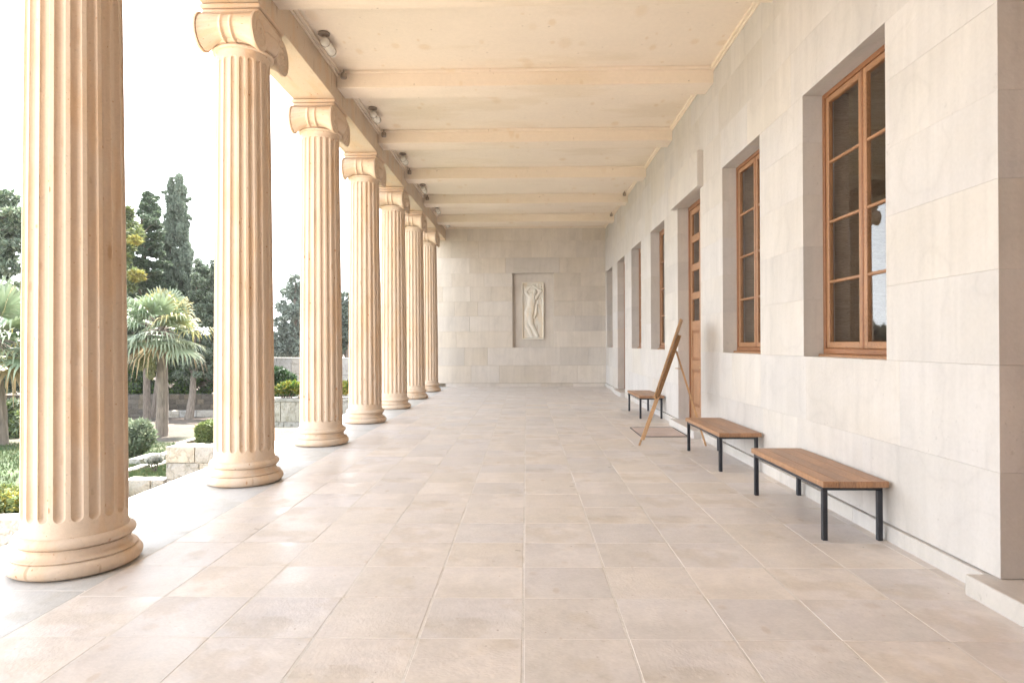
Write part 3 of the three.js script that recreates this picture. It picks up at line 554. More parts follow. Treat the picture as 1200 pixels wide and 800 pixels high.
// ---------------------------------------------------------------- easel with board, doormat
{
  const e = thing('easel', 'light wooden A-frame easel standing before the middle door', 'easel', [2.2, 0, 10.4]);
  const o = [2.2, 0, -10.4], S = (a) => [a[0] - o[0], a[1] - o[1], a[2] - o[2]];
  const f1 = [1.745, 0.0, -10.2], f2 = [1.915, 0.0, -10.79], t1 = [2.40, 1.72, -10.32], t2 = [2.50, 1.72, -10.66], up = new THREE.Vector3(0.96, 0, 0.28);
  const Y = (p, y) => [p[0], y, p[2]];
  mesh('front_leg', beamBetween(S(Y(f1, 0.008)), S(t1), 0.032, 0.02, 0.003, up), MAT.easel, e);
  mesh('front_leg', beamBetween(S(Y(f2, 0.008)), S(t2), 0.032, 0.02, 0.003, up), MAT.easel, e);
  mesh('rear_leg', beamBetween(S([2.765, 0.006, -10.16]), S([2.37, 1.47, -10.40]), 0.03, 0.02, 0.003, up), MAT.easel, e);
  const mix = (a, b, t) => a.map((x, i) => lerp(x, b[i], t));
  for (const t of [0.42, 0.8]) mesh('crossbar', beamBetween(S(mix(f1, t1, t)), S(mix(f2, t2, t)), 0.03, 0.018), MAT.easel, e);
  mesh('brace', beamBetween(S([2.335, 1.2, -10.32]), S([2.455, 1.19, -10.34]), 0.016, 0.012), MAT.easel, e);
  mesh('ledge', beamBetween(S([1.99, 0.76, -10.20]), S([2.16, 0.76, -10.80]), 0.025, 0.06), MAT.easel, e);
  const b = thing('display_board', 'plain tan board leaning on the wooden easel, seen edge-on', 'board', [2.05, 0.775, 10.5]);
  const c0 = [2.02, 0.785, -10.215], c1 = [2.18, 0.785, -10.79], lean = new THREE.Vector3(0.655 - 0.035, 1.72, -0.10).normalize();
  const wd = new THREE.Vector3(c1[0] - c0[0], 0, c1[2] - c0[2]), Wd = wd.length(); wd.normalize();
  const nn = new THREE.Vector3().crossVectors(wd, lean).normalize(), ln = new THREE.Vector3().crossVectors(nn, wd).normalize(), Hb = 1.24;
  const ctr = new THREE.Vector3(...c0).add(new THREE.Vector3(...c1)).multiplyScalar(0.5).addScaledVector(ln, Hb / 2).addScaledVector(nn, nn.x < 0 ? 0.022 : -0.022).sub(new THREE.Vector3(2.05, 0.775, -10.5));
  mesh('panel', cbox(Wd, Hb, 0.014, 0.002, 0, 0, true).applyMatrix4(new THREE.Matrix4().makeBasis(wd, ln, nn).setPosition(ctr)), MAT.board, b);
  const bb = [[-Wd / 2 + 0.012, 0, 0.024, Hb], [Wd / 2 - 0.012, 0, 0.024, Hb]];
  for (const [x, y, w, h] of bb) mesh('frame_strip', cbox(w, h, 0.026, 0.002, 0, 0, true).applyMatrix4(new THREE.Matrix4().makeTranslation(x, y, 0)).applyMatrix4(new THREE.Matrix4().makeBasis(wd, ln, nn).setPosition(ctr)), MAT.easel, b);
  for (const s of [-1, 1]) mesh('frame_strip', cbox(Wd - 0.05, 0.024, 0.026, 0.002).applyMatrix4(new THREE.Matrix4().makeTranslation(0, s * (Hb / 2 - 0.012), 0)).applyMatrix4(new THREE.Matrix4().makeBasis(wd, ln, nn).setPosition(ctr)), MAT.easel, b);
  const m = thing('doormat', 'flat pinkish doormat with a dark rim before the middle door step', 'doormat', [2.35, 0, 11.78]);
  mesh('pile', cbox(0.78, 0.006, 1.19, 0.002).translate(0, 0.0042, 0), MAT.mat, m);
  for (const s of [-1, 1]) { mesh('rim', cbox(0.015, 0.012, 1.224, 0.003).translate(s * 0.4, 0.007, 0), MAT.matEdge, m); mesh('rim', cbox(0.783, 0.012, 0.015, 0.003).translate(0, 0.007, s * 0.605), MAT.matEdge, m); }
}
// ---------------------------------------------------------------- lamps under the ceiling
{
  const ord = ['sixth', 'fifth', 'fourth', 'third', 'second', 'first'];
  let proto;
  for (let k = 0; k < 7; k++) {
    const label = k < 6 ? `unlit white bulkhead lamp with cage beside the entablature, ${['seventh', ...ord][k]} from the end wall` : 'unlit white bulkhead lamp with cage beside the entablature, first from the end wall';
    let l;
    if (!proto) {
      l = proto = thing('bulkhead_lamp', label, 'lamp', [-2.78, CEIL - 0.001, 0], 'bulkhead lamps along the ceiling edge');
      mesh('backplate', new THREE.CylinderGeometry(0.075, 0.085, 0.025, 8).translate(0, -0.0135, 0.20), MAT.lampMetal, l);
      const body = new THREE.CapsuleGeometry(0.062, 0.36, 8, 18).rotateX(Math.PI / 2).translate(0, -0.105, -0.02);
      mesh('tube', body, MAT.lampWhite, l);
      mesh('bracket', mergeGeometries([beamBetween([0, -0.02, 0.18], [0, -0.04, 0.17], 0.03, 0.05), new THREE.TorusGeometry(0.066, 0.006, 6, 8).translate(0, -0.105, 0.13).toNonIndexed()].map((q) => { const z = q.index ? q.toNonIndexed() : q; return z; })), MAT.lampMetal, l);
      mesh('clip', new THREE.TorusGeometry(0.064, 0.005, 6, 20).translate(0, -0.105, -0.16), MAT.lampMetal, l);
      mesh('hanger', cbox(0.02, 0.055, 0.02, 0.002).translate(0, -0.027, -0.16), MAT.lampMetal, l);
    } else { l = proto.clone(); l.name = numbered('bulkhead_lamp'); l.userData = { label, category: 'lamp', group: 'bulkhead lamps along the ceiling edge' }; scene.add(l); }
    const d = k < 6 ? (COLD(k) + COLD(k + 1)) / 2 + 0.12 : 23.1;
    l.position.z = -d;
  }
  const spot = (x, y, d, label, mat) => { const s = thing('spotlight', label, 'spotlight', [x, y + 0.04, d], 'small round spotlights at the beam ends'); s.scale.setScalar(0.75);
    mesh('housing', lathe([[0.001, 0.07], [0.045, 0.068], [0.062, 0.05], [0.066, 0.0], [0.066, -0.035], [0.058, -0.05], [0.05, -0.048], [0.048, -0.02], [0.001, -0.018]], 24), mat, s);
    mesh('bracket', cbox(0.03, 0.07, 0.03, 0.003).translate(0, 0.098, 0), MAT.lampMetal, s); return s; };
  for (let k = 2; k < 6; k++) spot(-2.83, CEIL - 0.17, COLD(k) - 0.36, `small round dark spotlight by the entablature at beam ${['four', 'three', 'two', 'one'][k - 2]} of the end wall`.replace('at beam four of', 'at fifth beam from').replace('at beam three of', 'at fourth beam from').replace('at beam two of', 'at third beam from').replace('at beam one of', 'at second beam from'), MAT.lampMetal);
  spot(2.80, CEIL - 0.15, 21.5, 'small round dark spotlight by the building wall, nearest the end wall', MAT.lampMetal); spot(2.80, CEIL - 0.13, 18.6, 'small round dark spotlight by the building wall, second from the end wall', MAT.lampMetal);
}

// ---------------------------------------------------------------- garden
const raised = (x, D) => (x < -6.5 && D > 7.66) || D > 10.7;
const G = (x, D) => raised(x, D) ? -0.62 - 0.077 * Math.max(0, Math.min(D, 46) - 10.7) : -1.15;
{
  const xs = [-400, -200, -120, -80]; for (let x = -60; x < -6.6; x += 0.9) xs.push(x); xs.push(-6.6, -6.45, -6, -5, -4.3, -3.6, 12, 40, 120, 400);
  const ds = [-200, -60, -20, 0, 4, 7.5, 7.72]; for (let d = 8.2; d < 10.6; d += 0.6) ds.push(d); ds.push(10.6, 10.76); for (let d = 11.3; d < 50; d += 0.9) ds.push(d); ds.push(60, 80, 120, 200, 400, 900);
  const pos = [], uv = [], idx = [], col = [], r = rng(61);
  for (const d of ds) for (const x of xs) { const inG = x > -60 && x < -7 && d > 11 && d < 46; pos.push(x, G(x, d) + (inG ? (r() - 0.5) * 0.05 : 0) - 0.002, -d); uv.push(x, d); const k = clamp(smooth(17, 21, d + (r() - 0.5) * 5) + (d < 7 ? 1 : 0)); col.push(lerp(0.075, 0.095, k), lerp(0.115, 0.07, k), lerp(0.05, 0.053, k)); }
  const n = xs.length; for (let j = 0; j < ds.length - 1; j++) for (let i = 0; i < n - 1; i++) { const a = j * n + i; idx.push(a, a + 1, a + n, a + 1, a + n + 1, a + n); }
  const g = new THREE.BufferGeometry(); g.setAttribute('position', new THREE.Float32BufferAttribute(pos, 3)); g.setAttribute('uv', new THREE.Float32BufferAttribute(uv, 2)); g.setAttribute('color', new THREE.Float32BufferAttribute(col, 3)); g.setIndex(idx); g.computeVertexNormals();
  const m = mesh('ground', g, MAT.ground); m.userData.kind = 'structure';
}
{ const gp = structure('added_bounce_sheet'); mesh('bounce_gravel', box(-30, EDGE + 0.06, -1.4, -1.146, -30, 7.38, 0), MAT.bounce_gravel, gp); mesh('bounce_gravel', box(-6.4, EDGE + 0.06, -1.4, -1.1465, 7.381, 10.54, 0), MAT.bounce_gravel, gp); }  // added out of view to bounce warm sunlight up to the ceiling
function roughBlock(sx, sy, sz, seed, amp = 0.02) {   // rock-faced ashlar
  const g = new THREE.BoxGeometry(sx, sy, sz, 5, 4, 2), p = g.attributes.position, n = g.attributes.normal, H = (x, y, z) => { const s = Math.sin(x * 91.7 + y * 47.3 + z * 23.1 + seed * 7.7) * 43758.5; return s - Math.floor(s); };
  for (let i = 0; i < p.count; i++) { const x = p.getX(i), y = p.getY(i), z = p.getZ(i), e = Math.abs(x) > sx / 2 - 1e-4 && (Math.abs(y) > sy / 2 - 1e-4 || Math.abs(z) > sz / 2 - 1e-4) || Math.abs(y) > sy / 2 - 1e-4 && Math.abs(z) > sz / 2 - 1e-4;
    const k = e ? -0.008 * H(x, y, z) : amp * (H(x, y, z) - 0.25); const q = [x, y, z].map((v, j) => v + k * (e ? Math.sign(v) : [n.getX(i), n.getY(i), n.getZ(i)][j])); p.setXYZ(i, ...q); }
  const u = g.attributes.uv; for (let i = 0; i < u.count; i++) u.setXY(i, p.getX(i) + p.getZ(i) + seed, p.getY(i) + seed * 1.7);
  return toCreasedNormals(g, 0.6);
}
function stoneWall(name, label, x0, x1, D0, D1, yb, yt, hc, lw, mats, seed, cap, amp) {   // coursed wall between x0 and x1
  const w = thing(name, label, 'wall', [x0, yb, D0]), r = rng(seed), n = Math.max(1, Math.round((yt - yb - (cap ? 0.07 : 0)) / hc)), h = (yt - yb - (cap ? 0.07 : 0)) / n;
  for (let c = 0; c < n; c++) { let x = x0 - (c % 2 ? 0 : lw * 0.4 * r());
    while (x < x1 - 0.01) { const L = lw * (0.6 + 0.8 * r()), a = Math.max(x, x0), b = Math.min(x + L, x1); x += L; if (b - a < 0.05) continue;
      const m = mesh('stone', roughBlock(b - a - 0.012, h - 0.012, D1 - D0 - 0.01 * r(), r() * 50, amp), mats[(r() * mats.length) | 0], w); m.position.set((a + b) / 2 - x0, (c + 0.5) * h, -(D1 - D0) / 2 + (r() - 0.5) * 0.012); } }
  if (cap) { const nn = Math.max(1, Math.round((x1 - x0) / 1.1)); for (let i = 0; i < nn; i++) mesh('coping_stone', cbox((x1 - x0) / nn - 0.006, 0.07, D1 - D0 + 0.04, 0.01, r() * 5, r() * 5).translate((i + 0.5) * (x1 - x0) / nn, yt - yb - 0.035, -(D1 - D0) / 2), mats[0], w); }
  mesh('mortar_core', cbox(x1 - x0 - 0.06, yt - yb - 0.06, D1 - D0 - 0.06, 0).translate((x1 - x0) / 2, (yt - yb) / 2, -(D1 - D0) / 2), mats[1], w);
  return w;
}
stoneWall('planter_wall', 'pale coursed stone planter wall beside the terrace, with a clipped hedge on top', -5.93, -4.32, 10.6, 11.0, -1.15, -0.065, 0.31, 0.62, MAT.stone, 71, false, 0.035);
stoneWall('low_wall', 'low pale stone wall edging the small lawn, joined to the hedge planter', -6.62, -5.935, 10.55, 10.85, -1.15, -0.60, 0.28, 0.6, MAT.stone, 72, false, 0.03);
stoneWall('lawn_wall', 'rough grey stone wall below the lawn with a low hedge on top', -10.5, -5.5, 7.4, 7.7, -1.15, -0.40, 0.36, 0.9, MAT.stone, 73, false, 0.05);
stoneWall('parapet_wall', 'tall pale stone garden wall with yellow-green shrub on top, by the third terrace gap', -6.6, -4.3, 16.0, 16.5, -1.3, 0.26, 0.46, 0.75, MAT.stone, 74, true, 0.03);
stoneWall('boundary_wall', 'long weathered brown garden wall behind the palm trunk', -37, -13, 41, 41.5, -3.1, -1.55, 0.31, 0.55, MAT.oldstone, 75, false, 0.04);
{ const w = thing('far_wall', 'smooth pale far garden wall beneath the distant trees', 'wall', [-15, -3.2, 38]); const a = [-17.5, 41], b = [-7.5, 36.5], n = 9, r = rng(76);
  for (let i = 0; i < n; i++) for (let c = 0; c < 4; c++) { const p = [lerp(a[0], b[0], (i + 0.5) / n), lerp(a[1], b[1], (i + 0.5) / n)], L = Math.hypot(b[0] - a[0], b[1] - a[1]) / n; const m = mesh('stone', cbox(L - 0.015, 0.985, 0.4, 0.01, r() * 9, r() * 9), MAT.stone[(r() * 6) | 0], w); m.position.set(p[0] + 15, 0.5 + c * 1.0, -(p[1] - 38)); m.rotation.y = Math.atan2(-(b[1] - a[1]) * -1, b[0] - a[0]); } }
// kerbs running away from the terrace through the grass
function kerb(label, x, D0, D1, w, h) { const k = thing('garden_kerb', label, 'kerb', [x, G(x, D0) - 0.05, D0], 'stone kerbs in the small lawn'), n = Math.round((D1 - D0) / 0.8);
  for (let i = 0; i < n; i++) { const d = lerp(D0, D1, (i + 0.5) / n), m = mesh('kerb_stone', roughBlock(w, h, (D1 - D0) / n - 0.012, i + x, 0.012), MAT.stone[i % 6], k); m.position.set(0, G(x, d) - G(x, D0) + 0.05 + h / 2 - 0.04, -(d - D0)); } }
kerb('long narrow stone kerb crossing the small lawn', -7.15, 11.3, 15.5, 0.16, 0.11); kerb('chunky raised stone kerb at the edge of the grey-green shrub', -7.72, 12.7, 16.5, 0.24, 0.2);
{ const b = thing('stone_trough', 'pale stone kerb bench at the foot of the brown garden wall', 'kerb', [-21.6, G(0, 40) - 0.02, 40.2]); for (let i = 0; i < 5; i++) mesh('kerb_stone', roughBlock(1.05, 0.42, 0.5, i * 3, 0.03).translate(-1.5 + i * 1.08, 0.2, 0), MAT.stone[i], b); }

// foliage made of many small leaves; colours are those of the leaves themselves
function leaves(clusters, n, size, cols, seed, o = {}) {
  const r = rng(seed), pos = [], col = [], { up = 0, flat = 0, long = 1.6, shell = 0.5 } = o, tot = clusters.reduce((s, c) => s + (c[6] ?? c[3] * c[4] * c[5]), 0);
  const A = new THREE.Vector3(), B = new THREE.Vector3(), N = new THREE.Vector3();
  for (const c of clusters) { const m = Math.round(n * (c[6] ?? c[3] * c[4] * c[5]) / tot), tint = 0.8 + 0.4 * r();
    for (let i = 0; i < m; i++) {
      let x, y, z, l; do { x = r() * 2 - 1; y = r() * 2 - 1; z = r() * 2 - 1; l = Math.hypot(x, y, z); } while (l > 1 || l < 0.05);
      const k = lerp(1, Math.pow(l, -0.6), shell); x *= k; y *= k; z *= k;
      const P = [c[0] + x * c[3], c[1] + y * c[4], c[2] + z * c[5]], s = size * (0.6 + 0.8 * r());
      A.set(r() - 0.5 + x * 0.5, (r() - 0.5) * (1 - flat) + up + y * 0.3, r() - 0.5 + z * 0.5).normalize(); N.set(r() - 0.5, r() - 0.5, r() - 0.5); B.crossVectors(A, N).normalize().multiplyScalar(s * 0.5); A.multiplyScalar(s * long);
      pos.push(P[0] - B.x, P[1] - B.y, P[2] - B.z, P[0] + B.x, P[1] + B.y, P[2] + B.z, P[0] + A.x, P[1] + A.y, P[2] + A.z);
      const q = cols[(r() * cols.length) | 0], f = tint * (0.75 + 0.5 * r()); for (let t = 0; t < 3; t++) col.push(q[0] * f, q[1] * f, q[2] * f);
    } }
  const g = new THREE.BufferGeometry(); g.setAttribute('position', new THREE.Float32BufferAttribute(pos, 3)); g.setAttribute('color', new THREE.Float32BufferAttribute(col, 3)); g.computeVertexNormals(); return g;
}
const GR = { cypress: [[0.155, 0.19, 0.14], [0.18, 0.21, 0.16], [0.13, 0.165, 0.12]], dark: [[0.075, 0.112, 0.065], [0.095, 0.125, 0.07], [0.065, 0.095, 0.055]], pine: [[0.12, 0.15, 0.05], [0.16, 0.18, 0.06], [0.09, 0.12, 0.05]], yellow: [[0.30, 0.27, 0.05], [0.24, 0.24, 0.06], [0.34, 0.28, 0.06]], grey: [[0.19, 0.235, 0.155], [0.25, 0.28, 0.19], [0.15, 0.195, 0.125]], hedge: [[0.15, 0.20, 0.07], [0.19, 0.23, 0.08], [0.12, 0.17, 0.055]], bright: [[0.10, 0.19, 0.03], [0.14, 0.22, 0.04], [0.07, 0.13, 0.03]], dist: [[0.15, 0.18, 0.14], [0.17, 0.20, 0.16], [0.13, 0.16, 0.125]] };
function tree(name, label, category, D, bx, clusters, n, size, cols, o = {}) {   // clusters in photo pixels: [px, py, dD, rpx, rpy]
  const [X] = at(bx, 450, D), y0 = G(X, D) - 0.06, t = thing(name, label, category, [X, y0, D], o.group), s = D / FOCAL, r = rng(o.seed ?? 1);
  const cl = clusters.map(([px, py, dd, rx, ry, wgt]) => { const [x, y] = at(px, py, D + dd); return [x - X, y - y0, -dd, rx * s, ry * s, Math.min(rx, 60) * s, wgt]; });
  const topC = cl.reduce((a, c) => (c[1] > a[1] ? c : a)), tr = o.trunk ?? 0.25, th = o.trunkTop ? at(o.trunkTop[0], o.trunkTop[1], D) : null;
  const tip = th ? [th[0] - X, th[1] - y0, 0] : [topC[0], topC[1], topC[2]];
  mesh('trunk', limb([[0, 0, 0], [tip[0] * 0.4 + 0.05, tip[1] * 0.35, tip[2] * 0.3], [tip[0] * 0.75, tip[1] * 0.7, tip[2] * 0.7], tip], tr, tr * 0.3, 10, 14, 0.12, o.seed), o.bark ?? MAT.bark, t);
  const limbs = []; for (const c of cl) { if (r() > (o.limbs ?? 0.5)) continue; const h = clamp((c[1] - 0.6) / tip[1], 0.15, 0.9); limbs.push(limb([[tip[0] * h, tip[1] * h * 0.85, tip[2] * h], [(c[0] + tip[0] * h) / 2, (c[1] * 0.55 + tip[1] * h * 0.45), c[2] / 2], [c[0], c[1], c[2]]], tr * 0.35, tr * 0.08, 6, 6, 0.1, 3)); }
  for (const l of limbs) mesh('limb', l, o.bark ?? MAT.bark, t);
  mesh('crown', leaves(cl, n, size, cols, (o.seed ?? 1) * 7 + 3, o), MAT.leaf, t);
  for (const [cc, k, sz, colr] of o.extra ?? []) mesh('crown', leaves(cc.map(([px, py, dd, rx, ry]) => { const [x, y] = at(px, py, D + dd); return [x - X, y - y0, -dd, rx * s, ry * s, rx * s]; }), k, sz, colr, 99, o), MAT.leaf, t);
  return t;
}
const rr = rng(81), jig = (a) => (rr() - 0.5) * a;
{ // tall cypress
  const c = []; for (let i = 0; i < 520; i++) { const t = Math.pow(i / 520, 0.72), y = lerp(209, 404, t), w = 5 + 20 * Math.pow(t, 0.62), a = rr() * 6.28, q = Math.pow(rr(), 0.35); c.push([206 + Math.cos(a) * w * q + jig(2), y + jig(6), Math.sin(a) * w * q * 0.05, 2.8 + 1.0 * rr(), 4.6 + 2 * rr(), 1]); }
  for (const [x, y] of [[219, 236], [222, 234], [220, 254], [223, 257], [222, 300], [224, 306], [191, 226]]) c.push([x, y, 0, 1.8, 1.8, 0.5]);
  tree('cypress_tree', 'tall slender grey-green cypress rising above the palm', 'tree', 40, 182, c, 85000, 0.09, GR.cypress, { seed: 5, up: 0.9, trunk: 0.3, limbs: 0.01 });
}
{ // dark fir with ragged level branches
  const c = []; for (let i = 0; i < 60; i++) { const t = i / 60, y = lerp(232, 430, t) + jig(5), side = i % 2 ? 1 : -1, w = (7 + 36 * t) * (0.45 + 0.7 * rr()), dd = jig(3); for (let k = 1; k <= 6; k++) c.push([175 + side * w * k / 6 + jig(3), y - 3 * (k / 6) + jig(3.5), dd * k / 6, 2.2 + 2.0 * rr() + 1.4 * t, 1.9 + 1.4 * rr()]); }
  tree('fir_tree', 'dark ragged conifer with level branches left of the tall cypress', 'tree', 37, 172, c, 52000, 0.09, GR.dark, { seed: 6, flat: 0.3, trunk: 0.2, limbs: 0.12 });
}
tree('dense_conifer', 'dense dark rounded conifer with a leaning pale trunk right of the palm', 'tree', 37, 221, Array.from({ length: 300 }, (_, i) => { const t = i / 300; return [246 + jig(70) * (0.45 + t * 0.7), lerp(309, 440, t) + jig(10), jig(3.5), 3.6 + jig(2), 3]; }), 46000, 0.09, GR.dark.concat(GR.cypress), { seed: 7, trunk: 0.24, trunkTop: [229, 400], limbs: 0.02, bark: MAT.palmBark });
tree('yellow_pine', 'sunlit yellow-green pine with round needle clumps beside the fir', 'tree', 34, 110, [[150, 268, 0, 12, 10], [158, 276, -0.5, 9, 8], [148, 292, 0.4, 8, 9], [140, 250, 0, 14, 9], [132, 300, 0, 18, 12], [146, 318, 0, 8, 8], [158, 322, -0.6, 8, 6.5], [120, 270, 0, 18, 14], [100, 300, 0, 16, 14], [152, 336, 0.4, 7, 5]], 9000, 0.14, GR.pine, { seed: 8, trunk: 0.22, limbs: 0.9, extra: [[[[160, 323, -0.9, 7, 5], [157, 281, -0.9, 6, 4]], 900, 0.12, GR.yellow]] });
tree('big_pine', 'large open grey-green pine standing beyond the lawn wall', 'tree', 33, -25, Array.from({ length: 46 }, (_, i) => [-14 + jig(74), lerp(236, 352, i / 46) + jig(12) + (i % 3 ? 0 : 6), jig(4), 12 + jig(6), 6 + jig(3)]).concat([[8, 232, 0, 12, 8], [14, 262, 0, 8, 8], [5, 250, 0, 12, 8]]), 16000, 0.15, GR.grey.concat(GR.dark), { seed: 9, trunk: 0.35, limbs: 0.8 });
// dark evergreens behind the boundary wall
tree('holm_oak', 'broad dark evergreen filling the space behind the palm', 'tree', 44, 150, Array.from({ length: 190 }, () => [196 + jig(140), 388 + jig(112), jig(4), 9, 7]), 42000, 0.16, GR.dark, { seed: 10, trunk: 0.3, limbs: 0.3 });
tree('laurel_hedge', 'bright leafy laurel growing over the top of the brown wall', 'shrub', 42.6, 200, Array.from({ length: 130 }, () => [200 + jig(150), 446 + jig(36), jig(1.2), 5, 4.5]), 32000, 0.13, GR.bright.concat(GR.dark), { seed: 11, trunk: 0.12, limbs: 0.3 });
tree('evergreen_thicket', 'dark evergreen thicket behind the second palm', 'tree', 40, -20, Array.from({ length: 30 }, () => [-10 + jig(80), 430 + jig(90), jig(3), 12, 11]), 12000, 0.17, GR.dark, { seed: 12, trunk: 0.3, limbs: 0.3 });
// distant trees
tree('distant_tree', 'hazy distant tree above the far garden wall', 'tree', 72, 345, [[346, 330, 0, 8, 9], [338, 342, 0, 9, 8], [352, 346, 1, 13, 10], [331, 360, 0, 8, 8], [343, 366, -1, 12, 9], [329, 378, 0, 8, 7], [340, 390, 0, 13, 10], [326, 398, 0, 9, 9], [350, 384, 1, 12, 12], [336, 408, 0, 14, 9], [324, 412, 0, 8, 8], [352, 408, 0, 12, 10], [362, 360, 0, 14, 14]], 7000, 0.26, GR.dist, { seed: 13, trunk: 0.3, limbs: 0.95, shell: 0.2 });
tree('far_tree', 'hazy dark tree seen between the third and fourth terrace gaps', 'tree', 66, 408, [[404, 352, 0, 7, 9], [409, 366, 0, 10, 10], [400, 378, 0, 8, 10], [410, 390, 0, 12, 12], [398, 398, 0, 9, 10], [396, 408, 0, 10, 8], [416, 375, 0, 12, 16]], 5000, 0.26, GR.dist.concat(GR.dark), { seed: 14, trunk: 0.3, limbs: 0.6 });
for (const [px, w, D, lab] of [[300, 70, 85, 'faint line of distant trees left of the hazy tree'], [400, 70, 88, 'faint line of distant trees right of the hazy tree']]) tree('distant_tree', lab, 'tree', D, px, Array.from({ length: 16 }, () => [px + jig(w * 1.5), 402 + jig(26), jig(3), 12, 8]), 5000, 0.35, GR.dist, { seed: px, trunk: 0.25, limbs: 0.2 });

function shrub(name, label, category, D, clusters, n, size, cols, o = {}) {
  const bx = clusters[0][0], [X] = at(bx, 450, D), s = D / FOCAL, y0 = o.y ?? G(X, D) - 0.04, t = thing(name, label, category, [X, y0, D], o.group);
  const cl = clusters.map(([px, py, dd, rx, ry]) => { const [x, y] = at(px, py, D + dd); return [x - X, y - y0, -dd, rx * s, ry * s, rx * s]; });
  cl.slice(0, 8).forEach((c, i) => mesh('stem', limb([[c[0] * 0.3, 0, c[2] * 0.3], [c[0] * 0.6, c[1] * 0.5, c[2] * 0.6], [c[0], c[1], c[2]]], 0.02, 0.006, 5, 4, 0, i), MAT.bark, t));
  mesh('foliage', leaves(cl, n, size, cols, o.seed ?? 3, o), MAT.leaf, t); return t;
}
shrub('grey_shrub', 'rounded grey-green shrub beside the palm trunk', 'shrub', 14.5, [[158, 512, 0, 15, 15], [146, 505, 0.2, 14, 14], [166, 502, 0, 11, 10], [172, 512, -0.1, 9, 10], [152, 522, -0.2, 14, 9], [140, 515, 0, 14, 14], [176, 506, 0.1, 6, 6], [162, 524, 0, 12, 8]], 9000, 0.05, GR.grey, { seed: 21, up: 0.3 });
shrub('lavender_tuft', 'small grey tuft in the small lawn by the planter wall', 'shrub', 11.6, [[181, 540, 0, 6, 4], [176, 541, 0, 4, 3], [185, 539, 0, 4, 4]], 1400, 0.04, [[0.30, 0.30, 0.28], [0.36, 0.36, 0.34]], { seed: 22, up: 0.8 });
shrub('dark_shrub', 'dark green glossy shrub behind the tall pale garden wall', 'shrub', 19, [[326, 440, 0, 10, 9], [336, 446, 0, 10, 9], [318, 448, 0, 9, 9], [328, 455, 0, 12, 9], [340, 456, 0, 8, 7], [330, 470, 0, 14, 14]], 8000, 0.07, [[0.05, 0.10, 0.04], [0.07, 0.13, 0.05]], { seed: 23 });
shrub('yellow_shrub', 'yellow-green shrub on top of the tall pale garden wall', 'shrub', 16.3, [[336, 455, 0, 9, 6], [343, 453, 0, 8, 5], [328, 457, 0, 6, 4], [350, 455, 0, 8, 6], [322, 459, 0, 5, 3.5], [404, 455, 0, 8, 7], [396, 456, 0, 8, 6], [375, 455, 0, 14, 6], [360, 455, 0, 10, 6]], 6000, 0.055, GR.yellow.concat(GR.bright), { seed: 24, up: 0.5, y: 0.24 });
shrub('lawn_shrub', 'bushy green shrub at the back of the lawn behind the second palm', 'shrub', 21, [[10, 488, 0, 14, 18], [20, 500, 0, 12, 16], [4, 508, 0, 14, 14], [16, 476, 0, 9, 9], [30, 495, 0, 14, 18], [-10, 495, 0, 14, 16]], 7000, 0.08, GR.hedge.concat(GR.grey), { seed: 25 });
{ // clipped hedges as boxes of leaves with twigs inside
  const hedge = (label, x0, x1, D0, D1, yb, yt, n, size, cols, seed) => {
    const t = thing('clipped_hedge', label, 'hedge', [(x0 + x1) / 2, yb, (D0 + D1) / 2]), r = rng(seed), W = x1 - x0, H = yt - yb, Dp = D1 - D0, cl = [];
    for (let i = 0; i < 260; i++) { const f = r() * 3, rad = 0.05 + 0.03 * r(); const p = [(r() - 0.5) * (W - 0.1), 0.06 + r() * (H - 0.12), (r() - 0.5) * (Dp - 0.1)]; if (f < 1.3) p[1] = H - 0.06; else if (f < 2.3) p[2] = (Dp / 2 - 0.05) * (r() < 0.8 ? 1 : -1); else p[0] = (W / 2 - 0.05) * (r() < 0.5 ? 1 : -1); cl.push([...p, rad, rad, rad]); }
    mesh('foliage', leaves(cl, n, size, cols, seed + 1), MAT.leaf, t);
    mesh('twigs', mergeGeometries(Array.from({ length: 22 }, () => { const x = (r() - 0.5) * (W - 0.2), z = (r() - 0.5) * (Dp - 0.2); return limb([[x, 0, z], [x + 0.03, H * 0.5, z], [x + (r() - 0.5) * 0.2, H * 0.9, z + (r() - 0.5) * 0.1]], 0.012, 0.004, 5, 4, 0, 3); })), MAT.bark, t).userData.kind = 'stuff';
    mesh('inner_growth', leaves([[0, H / 2, 0, W / 2 - 0.05, H / 2 - 0.04, Dp / 2 - 0.05]], n * 0.7 | 0, size * 1.5, cols, seed + 2, { shell: 0 }), MAT.leaf, t);
  };
  hedge('box-clipped green hedge on the pale planter wall beside the terrace', -5.72, -4.86, 11.15, 12.2, -0.12, 0.24, 22000, 0.03, GR.hedge, 91);
  hedge('low clipped hedge along the rough lawn wall', -9.5, -5.7, 7.78, 8.5, -0.62, -0.22, 26000, 0.035, GR.hedge.concat(GR.yellow.slice(0, 1)), 92);
  const pb = mesh('planter_soil', box(-5.9, -4.33, -0.9, -0.13, 11.01, 13.5, 0.01), MAT.soil); pb.userData.kind = 'structure';
  const k = stoneWall('planter_side_wall', 'pale stone side wall of the hedge planter, running away from the terrace', -6.0, -5.88, 11.02, 13.6, -1.15, -0.065, 0.36, 0.5, MAT.stone, 77, false, 0.01); void k;
}
